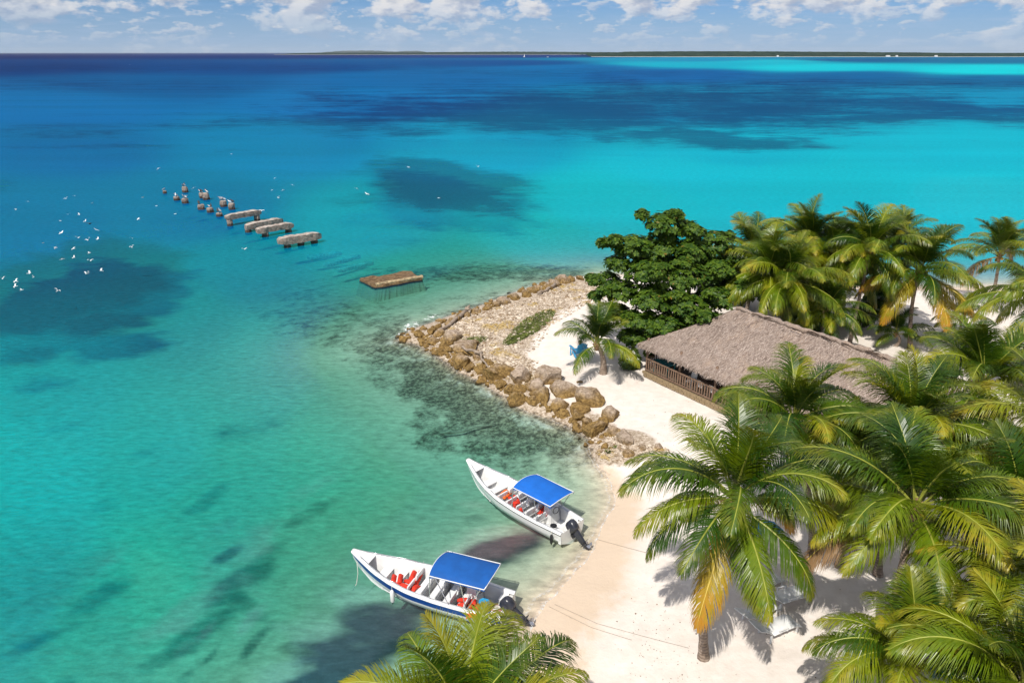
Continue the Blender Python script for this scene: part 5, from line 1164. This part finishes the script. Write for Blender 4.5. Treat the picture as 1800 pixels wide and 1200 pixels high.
# grounded slab
def slab():
    A, B_, C_, D_ = gp(634, 489, .26), gp(720, 476, .24), gp(742, 489, .22), gp(660, 503, .18); mid = (A + B_ + C_ + D_) / 4; e = empty('concrete_slab', (mid.x, mid.y, 0)); mb = MB(); nx, ny = 22, 6
    top = [];
    for j in range(ny + 1):
        for i in range(nx + 1):
            p = A.lerp(B_, i / nx).lerp(D_.lerp(C_, i / nx), j / ny) - Vector((mid.x, mid.y, 0)); rim = i in (0, nx) or j in (0, ny); p += Vector((mnoise.noise(p * .9), mnoise.noise(p * .9 + Vector((7, 0, 0))), 1.2 * mnoise.noise(p * 1.4))) * .14; p.z += .10 if j == ny - 1 else 0; top.append(p)
    n = nx + 1; mb.add(top, [(j * n + i, (j + 1) * n + i, (j + 1) * n + i + 1, j * n + i + 1) for j in range(ny) for i in range(nx)])
    rim = list(range(nx + 1)) + [j * n + nx for j in range(1, ny + 1)] + [ny * n + i for i in range(nx - 1, -1, -1)] + [j * n for j in range(ny - 1, 0, -1)]; m_ = len(rim)
    low = [Vector((top[i].x * 1.18 + rg.uniform(-.1, .1), top[i].y * 1.5 + rg.uniform(-.1, .1), -1.75)) for i in rim]; mb.add([top[i] for i in rim] + low, [(i, (i + 1) % m_, m_ + (i + 1) % m_, m_ + i) for i in range(m_)])
    mt, nt, out = material('slab_rock'); P = nt.new('ShaderNodeNewGeometry').outputs['Position']; sp = nt.new('ShaderNodeSeparateXYZ'); nt.l.new(P, sp.inputs[0])
    c = nt.mix(nt.step(nt.noise(P, 3.0, 6, .7), .35, .65), (.075, .042, .018), (.20, .125, .06)); c = nt.mix(nt.step(sp.outputs[2], -.02, .14, 1, 0), c, (.02, .018, .012)); c = nt.mix(nt.step(sp.outputs[2], -.22, -.05, 1, 0), c, (.46, .38, .29))
    p_ = nt.new('ShaderNodeBsdfPrincipled'); nt.put(p_.inputs['Base Color'], c); p_.inputs['Roughness'].default_value = .95; nt.l.new(p_.outputs[0], out.inputs[0]); mb.build('block', mt, e)
    mb = MB(); pts = [D_.lerp(C_, i / 14) - Vector((mid.x, mid.y, -.07)) + Vector((0, .25, 0)) for i in range(15)]; mb.tube(pts, [.18 + .07 * mnoise.noise(Vector((i * .8, 0, 0))) for i in range(15)], 7); mb.build('broken_edge', plain('slab_edge', (.36, .27, .16), .95, .4, 4, .8), e)
    tag(e, 'brown encrusted concrete slab lying half out of the water', 'concrete slab')
slab()
MAT_SUNK = plain('sunken_concrete', (.42, .42, .38), .95, .3, 3, .5)
for a, b in (((540, 452), (600, 445)), ((570, 467), (632, 450)), ((592, 476), (655, 462))):
    A = gp(*a, -.35); B = gp(*b, -.35); d = B - A; o = rough_box(d.length, .55, .4, 9).build('sunken_beam', MAT_SUNK); o.location = (A + B) / 2; o.rotation_euler = (0, 0, math.atan2(d.y, d.x))
    tag(o, 'pale concrete beam lying just under the water beside the standing pier beams', 'sunken beam', 'sunken pier beams')

# ------------------------------------------------------------------ flying birds
def gull_proto(flap, mat_w, seed):
    parts = []
    mb = MB(); mb.tube([(-.24, 0, .0), (-.15, 0, .0), (-.02, 0, .0), (.10, 0, .01), (.16, 0, .03), (.21, 0, .03), (.24, 0, .02)], [.03, .045, .07, .06, .04, .038, .015], 7); body = mb.mesh('body', mat_w, True)
    mb = MB(); mb.add([(-.22, -.02, 0), (-.22, .02, 0), (-.38, .08, .005), (-.40, 0, 0), (-.38, -.08, .005)], [(0, 1, 2, 3, 4)]); tail = mb.mesh('tail', mat_w)
    wings = []
    for sy in (-1, 1):
        mb = MB(); pr = [(0.03, .13, -.11, .02), (.22, .15, -.07, .02 + .20 * flap), (.42, .08, -.10, .02 + .26 * flap), (.58, -.05, -.14, .02 + .18 * flap)]
        vs = []
        for y, f, b, z in pr: vs += [(f, sy * y, z), (b, sy * y, z - .012)]
        fs = [(2 * i, 2 * i + 2, 2 * i + 3, 2 * i + 1) for i in range(3)]; fs = fs if sy < 0 else [tuple(reversed(f)) for f in fs]; mb.add(vs, fs); wings.append(mb.mesh('wing', MAT_GULLG if mat_w is MAT_GULL and seed % 3 == 0 else mat_w))
    return body, tail, wings
GP_ = [gull_proto(f, MAT_GULL, i + 1) for i, f in enumerate((.9, .4, -.3, 1.3))] + [gull_proto(.3, MAT_PEL, 9)]
def bird(px, py, z, label, group, s=1.0, which=None):
    p = gp(px, py, z); e = empty('flying_gull' if which != 4 else 'flying_pelican', p, rb.uniform(0, 6.28)); body, tail, wings = GP_[rb.randrange(4) if which is None else which]
    link('body', body, e); link('tail', tail, e)
    for w in wings: link('wing', w, e)
    e.rotation_euler = (rb.uniform(-.5, .5), rb.uniform(-.2, .2), rb.uniform(0, 6.28)); e.scale = (s,) * 3; tag(e, label, 'bird', group)
LEFT = [(28, 369), (49, 354), (131, 344), (116, 349), (162, 357), (120, 377), (139, 377), (106, 388), (150, 389), (169, 404), (108, 409), (76, 427), (97, 435), (129, 437), (137, 418), (155, 422), (172, 420), (157, 445), (109, 455), (130, 453), (159, 458), (178, 476), (232, 434), (233, 419), (52, 480), (59, 487), (28, 494), (27, 503), (38, 510), (4, 490), (101, 511), (153, 481), (243, 385)]
for x, y in LEFT: bird(x, y, rb.uniform(1.5, 5), 'white gull flying over the water beside the dark seagrass patch', 'gulls over the seagrass patch', rb.uniform(.36, .52))
for x, y in ((251, 347), (308, 376), (278, 296), (407, 271), (430, 438), (490, 348), (497, 334), (478, 334), (514, 325), (275, 362), (460, 370), (483, 313), (340, 330)): bird(x, y, rb.uniform(3, 7), 'white gull flying near the ruined pier', 'gulls around the ruined pier', rb.uniform(.36, .52))
for x, y in ((627, 331), (645, 341), (771, 348), (718, 294), (840, 293)): bird(x, y, rb.uniform(3, 7), 'white gull flying over the open water seaward of the sunken beams', 'gulls seaward of the sunken beams', rb.uniform(.45, .6))
bird(158, 393, 6, 'dark pelican gliding among the white gulls', 'pelicans', 1.0, 4)
for x, y in ((228, 114), (575, 82)): bird(x, y, 12 if y > 100 else 21.5, 'white gull far out over the deep blue water' if y > 100 else 'white gull in the sky above the horizon', 'far gulls', 1.1)

# ------------------------------------------------------------------ far boats
MAT_SAIL = plain('sail_white', (.82, .82, .82), .7, .04)
def far_boat(px, py, L, label, sail):
    p = gp(px, py); e = empty('sail_boat' if sail else 'motor_boat', (p.x, p.y, 0), rb.uniform(-.5, .5)); mb = MB()
    mb.add([(-L / 2, -L * .13, .9), (L * .25, -L * .13, 1.0), (L / 2, 0, 1.4), (L * .25, L * .13, 1.0), (-L / 2, L * .13, .9), (-L * .46, -L * .1, -.3), (L * .3, 0, -.3), (-L * .46, L * .1, -.3)], [(0, 1, 2, 3, 4), (0, 5, 6, 1), (1, 6, 2), (2, 6, 3), (3, 6, 7, 4), (4, 7, 5, 0)]); mb.build('hull', MAT_GEL, e)
    if sail:
        mb = MB(); mb.tube([(L * .08, 0, 1), (L * .08, 0, L * 1.25)], .09, 6); mb.build('mast', MAT_METAL, e)
        mb = MB(); mb.add([(L * .06, 0, 1.8), (-L * .42, .5, 1.8), (L * .06, 0, L * 1.2), (L * .06, .06, 1.8), (-L * .42, .56, 1.8), (L * .06, .06, L * 1.2)], [(0, 1, 2), (5, 4, 3), (0, 3, 4, 1), (1, 4, 5, 2), (2, 5, 3, 0)]); mb.build('sail', MAT_SAIL, e)
    else:
        mb = MB(); mb.box((-L * .05, 0, 1.9), (L * .45, L * .2, 1.7)); mb.build('cabin', MAT_GEL, e)
        mb = MB(); mb.box((-L * .02, 0, 2.2), (L * .40, L * .205, .5)); mb.build('window', MAT_BLACK, e)
    tag(e, label, 'boat', 'boats far out at sea')
far_boat(922, 101, 12, 'small white sailing boat far out near the headland', True); far_boat(963, 101, 12, 'small white motor boat far out beside the sailing boat', False); far_boat(235, 95.5, 26, 'white motor yacht on the horizon over the deep water', False)

# ------------------------------------------------------------------ loungers and chairs
def lounger(px, py, rz, mat, label, group, flat=False):
    p = on_ground(px, py); e = empty('sun_lounger', p, rz); n = 10
    def sheet(x0, x1, zf, w, th, name):
        mb = MB(); vs = []
        for k2 in (0, 1):
            for i in range(n + 1):
                x = x0 + (x1 - x0) * i / n
                for sy in (-1, 0, 1): vs.append((x, sy * w / 2, zf(i / n) - k2 * th - (.02 if sy == 0 else 0)))
        m2 = (n + 1) * 3; fs = [(i * 3 + j, (i + 1) * 3 + j, (i + 1) * 3 + j + 1, i * 3 + j + 1) for i in range(n) for j in range(2)]
        ed = [(i * 3, i * 3 + m2, (i + 1) * 3 + m2, (i + 1) * 3) for i in range(n)] + [(i * 3 + 2, (i + 1) * 3 + 2, (i + 1) * 3 + 2 + m2, i * 3 + 2 + m2) for i in range(n)] + [(0, 1, 1 + m2, m2), (1, 2, 2 + m2, 1 + m2), (n * 3 + 1, n * 3, n * 3 + m2, n * 3 + 1 + m2), (n * 3 + 2, n * 3 + 1, n * 3 + 1 + m2, n * 3 + 2 + m2)]
        mb.add(vs, fs + [tuple(m2 + q for q in reversed(f)) for f in fs] + ed); return mb.build(name, mat, e, True)
    sheet(-.05, 1.25, lambda t: .34 + .03 * math.sin(t * 3.14) - (.10 * max(0, t - .8) / .2), .66, .035, 'seat')
    sheet(-.06, -.72, lambda t: .34 + .42 * t + .05 * math.sin(t * 3.14), .66, .035, 'backrest')
    for sy in (-1, 1):
        for x in (-.15, 1.05): mb = MB(); mb.box((x, sy * .29, .155), (.07, .05, .31)); mb.build('leg', mat, e)
        mb = MB(); mb.box((.35, sy * .335, .46), (.42, .05, .035)); mb.build('armrest', mat, e)
        for x in (.18, .52): mb = MB(); mb.box((x, sy * .335, .39), (.04, .04, .105)); mb.build('armrest_post', mat, e)
    return tag(e, label, 'lounger', group)
WG = 'white plastic loungers under the lone palm'; BG_ = 'blue loungers among the palms'
lounger(1350, 1118, R(25), MAT_WHITE_P, 'white plastic lounger lying in full sun beyond the palm trunk', WG); lounger(1322, 1092, R(35), MAT_WHITE_P, 'white plastic lounger striped by the shadow of a frond', WG); lounger(1368, 1062, R(20), MAT_WHITE_P, 'white plastic lounger in the palm shade next to the dark trunk foot', WG); lounger(1330, 1040, R(30), MAT_WHITE_P, 'white plastic lounger half hidden under the hanging fronds', WG)
MAT_BLUE_L = plain('blue_plastic', (.015, .19, .42), .5, .15, 4)
for px, py, rz, lab in ((1325, 942, 20, 'blue lounger behind the crown of the lone palm'), (1496, 842, 80, 'blue lounger standing by the shaded sand near the dark green palm'), (1535, 928, 10, 'blue lounger in shade below the wide leaning palm'), (1692, 1130, 60, 'blue lounger tipped towards the low young palm'), (1660, 1195, 40, 'blue lounger at the foot of the low young palm'), (1680, 1165, 50, 'blue lounger squeezed between the low young palm and the broad-fronded palm')):
    lounger(px, py, R(rz), MAT_BLUE_L, lab, BG_)
def adirondack(px, py, rz):
    e = empty('adirondack_chair', on_ground(px, py), rz); m = MAT_BLUE_CH
    for i in range(5):
        mb = MB(); mb.box((0, -.24 + i * .11, .36 + i * -.025), (.56, .09, .022)); mb.build('seat_slat', m, e)
    for i in range(6):
        x = -.25 + i * .10; mb = MB(); hh = .72 - abs(i - 2.5) * .05; mb.box((x, .30 + .13, .30 + hh / 2), (.085, .022, hh), Matrix.Rotation(-.38, 3, 'X')); mb.build('back_slat', m, e)
    for sx in (-1, 1):
        mb = MB(); mb.box((sx * .33, -.26, .28), (.035, .10, .56)); mb.build('leg', m, e); mb = MB(); mb.box((sx * .33, .30, .20), (.035, .75, .10), Matrix.Rotation(-.35, 3, 'X')); mb.build('rear_leg', m, e)
        mb = MB(); mb.box((sx * .36, .02, .57), (.13, .72, .022)); mb.build('armrest', m, e)
    mb = MB(); mb.box((0, .42, .62), (.60, .03, .07)); mb.build('back_rail', m, e)
    e.scale = (1.25,) * 3; tag(e, 'blue slatted wooden beach chair beside the small palm on the spit', 'chair')
adirondack(1016, 626, R(200))
# sun hat stone and scattered litter on the sand
o = link('flat_stone', BS[2]); p = on_ground(1019, 671); o.location = (p.x, p.y, p.z); o.scale = (.28, .22, .12); tag(o, 'single flat grey stone on the sand in front of the small palm', 'stone')
def litter():
    mb = MB(); r2 = random.Random(55); P = []
    for _ in range(300):
        px, py = r2.choice(((r2.uniform(960, 1230), r2.uniform(640, 790)), (r2.uniform(1130, 1450), r2.uniform(740, 1190)), (r2.uniform(1080, 1250), r2.uniform(1050, 1200)), (r2.uniform(1400, 1700), r2.uniform(900, 1190)), (r2.gauss(1150, 22), r2.uniform(985, 1200)))); p = gp(px, py, .8); P.append((p.x, p.y))
    sv, _, zz = fields(np.array(P))
    for (x, y), s_, z in zip(P, sv, zz):
        if s_ < 1.5: continue
        s = r2.uniform(.008, .022); a = r2.random() * 6.28; c_, d_ = math.cos(a) * s, math.sin(a) * s * r2.uniform(.5, 2)
        mb.add([(x - c_, y - d_, z + .006), (x + d_, y - c_ * .5, z + .012), (x + c_, y + d_, z + .02), (x - d_, y + c_ * .5, z + .008), (x, y, z + .035)], [(0, 1, 4), (1, 2, 4), (2, 3, 4), (3, 0, 4)])
    tag(mb.build('beach_litter', plain('leaf_litter', (.16, .10, .06), .9, .5, 3)), 'bits of dry leaf and shell scattered over the sand', 'litter', kind='stuff')
litter()

# ------------------------------------------------------------------ sea air
def haze():
    mb = MB(); mb.box((0, 14000, 80), (44000, 34000, 180)); m, nt, out = material('sea_haze')
    v_ = nt.new('ShaderNodeVolumePrincipled'); v_.inputs['Color'].default_value = (.80, .90, 1.0, 1); v_.inputs['Density'].default_value = 0.000016; v_.inputs['Anisotropy'].default_value = 0.0
    nt.l.new(v_.outputs[0], out.inputs['Volume']); tag(mb.build('haze', m), 'thin sea haze over the whole bay', kind='stuff')
haze()
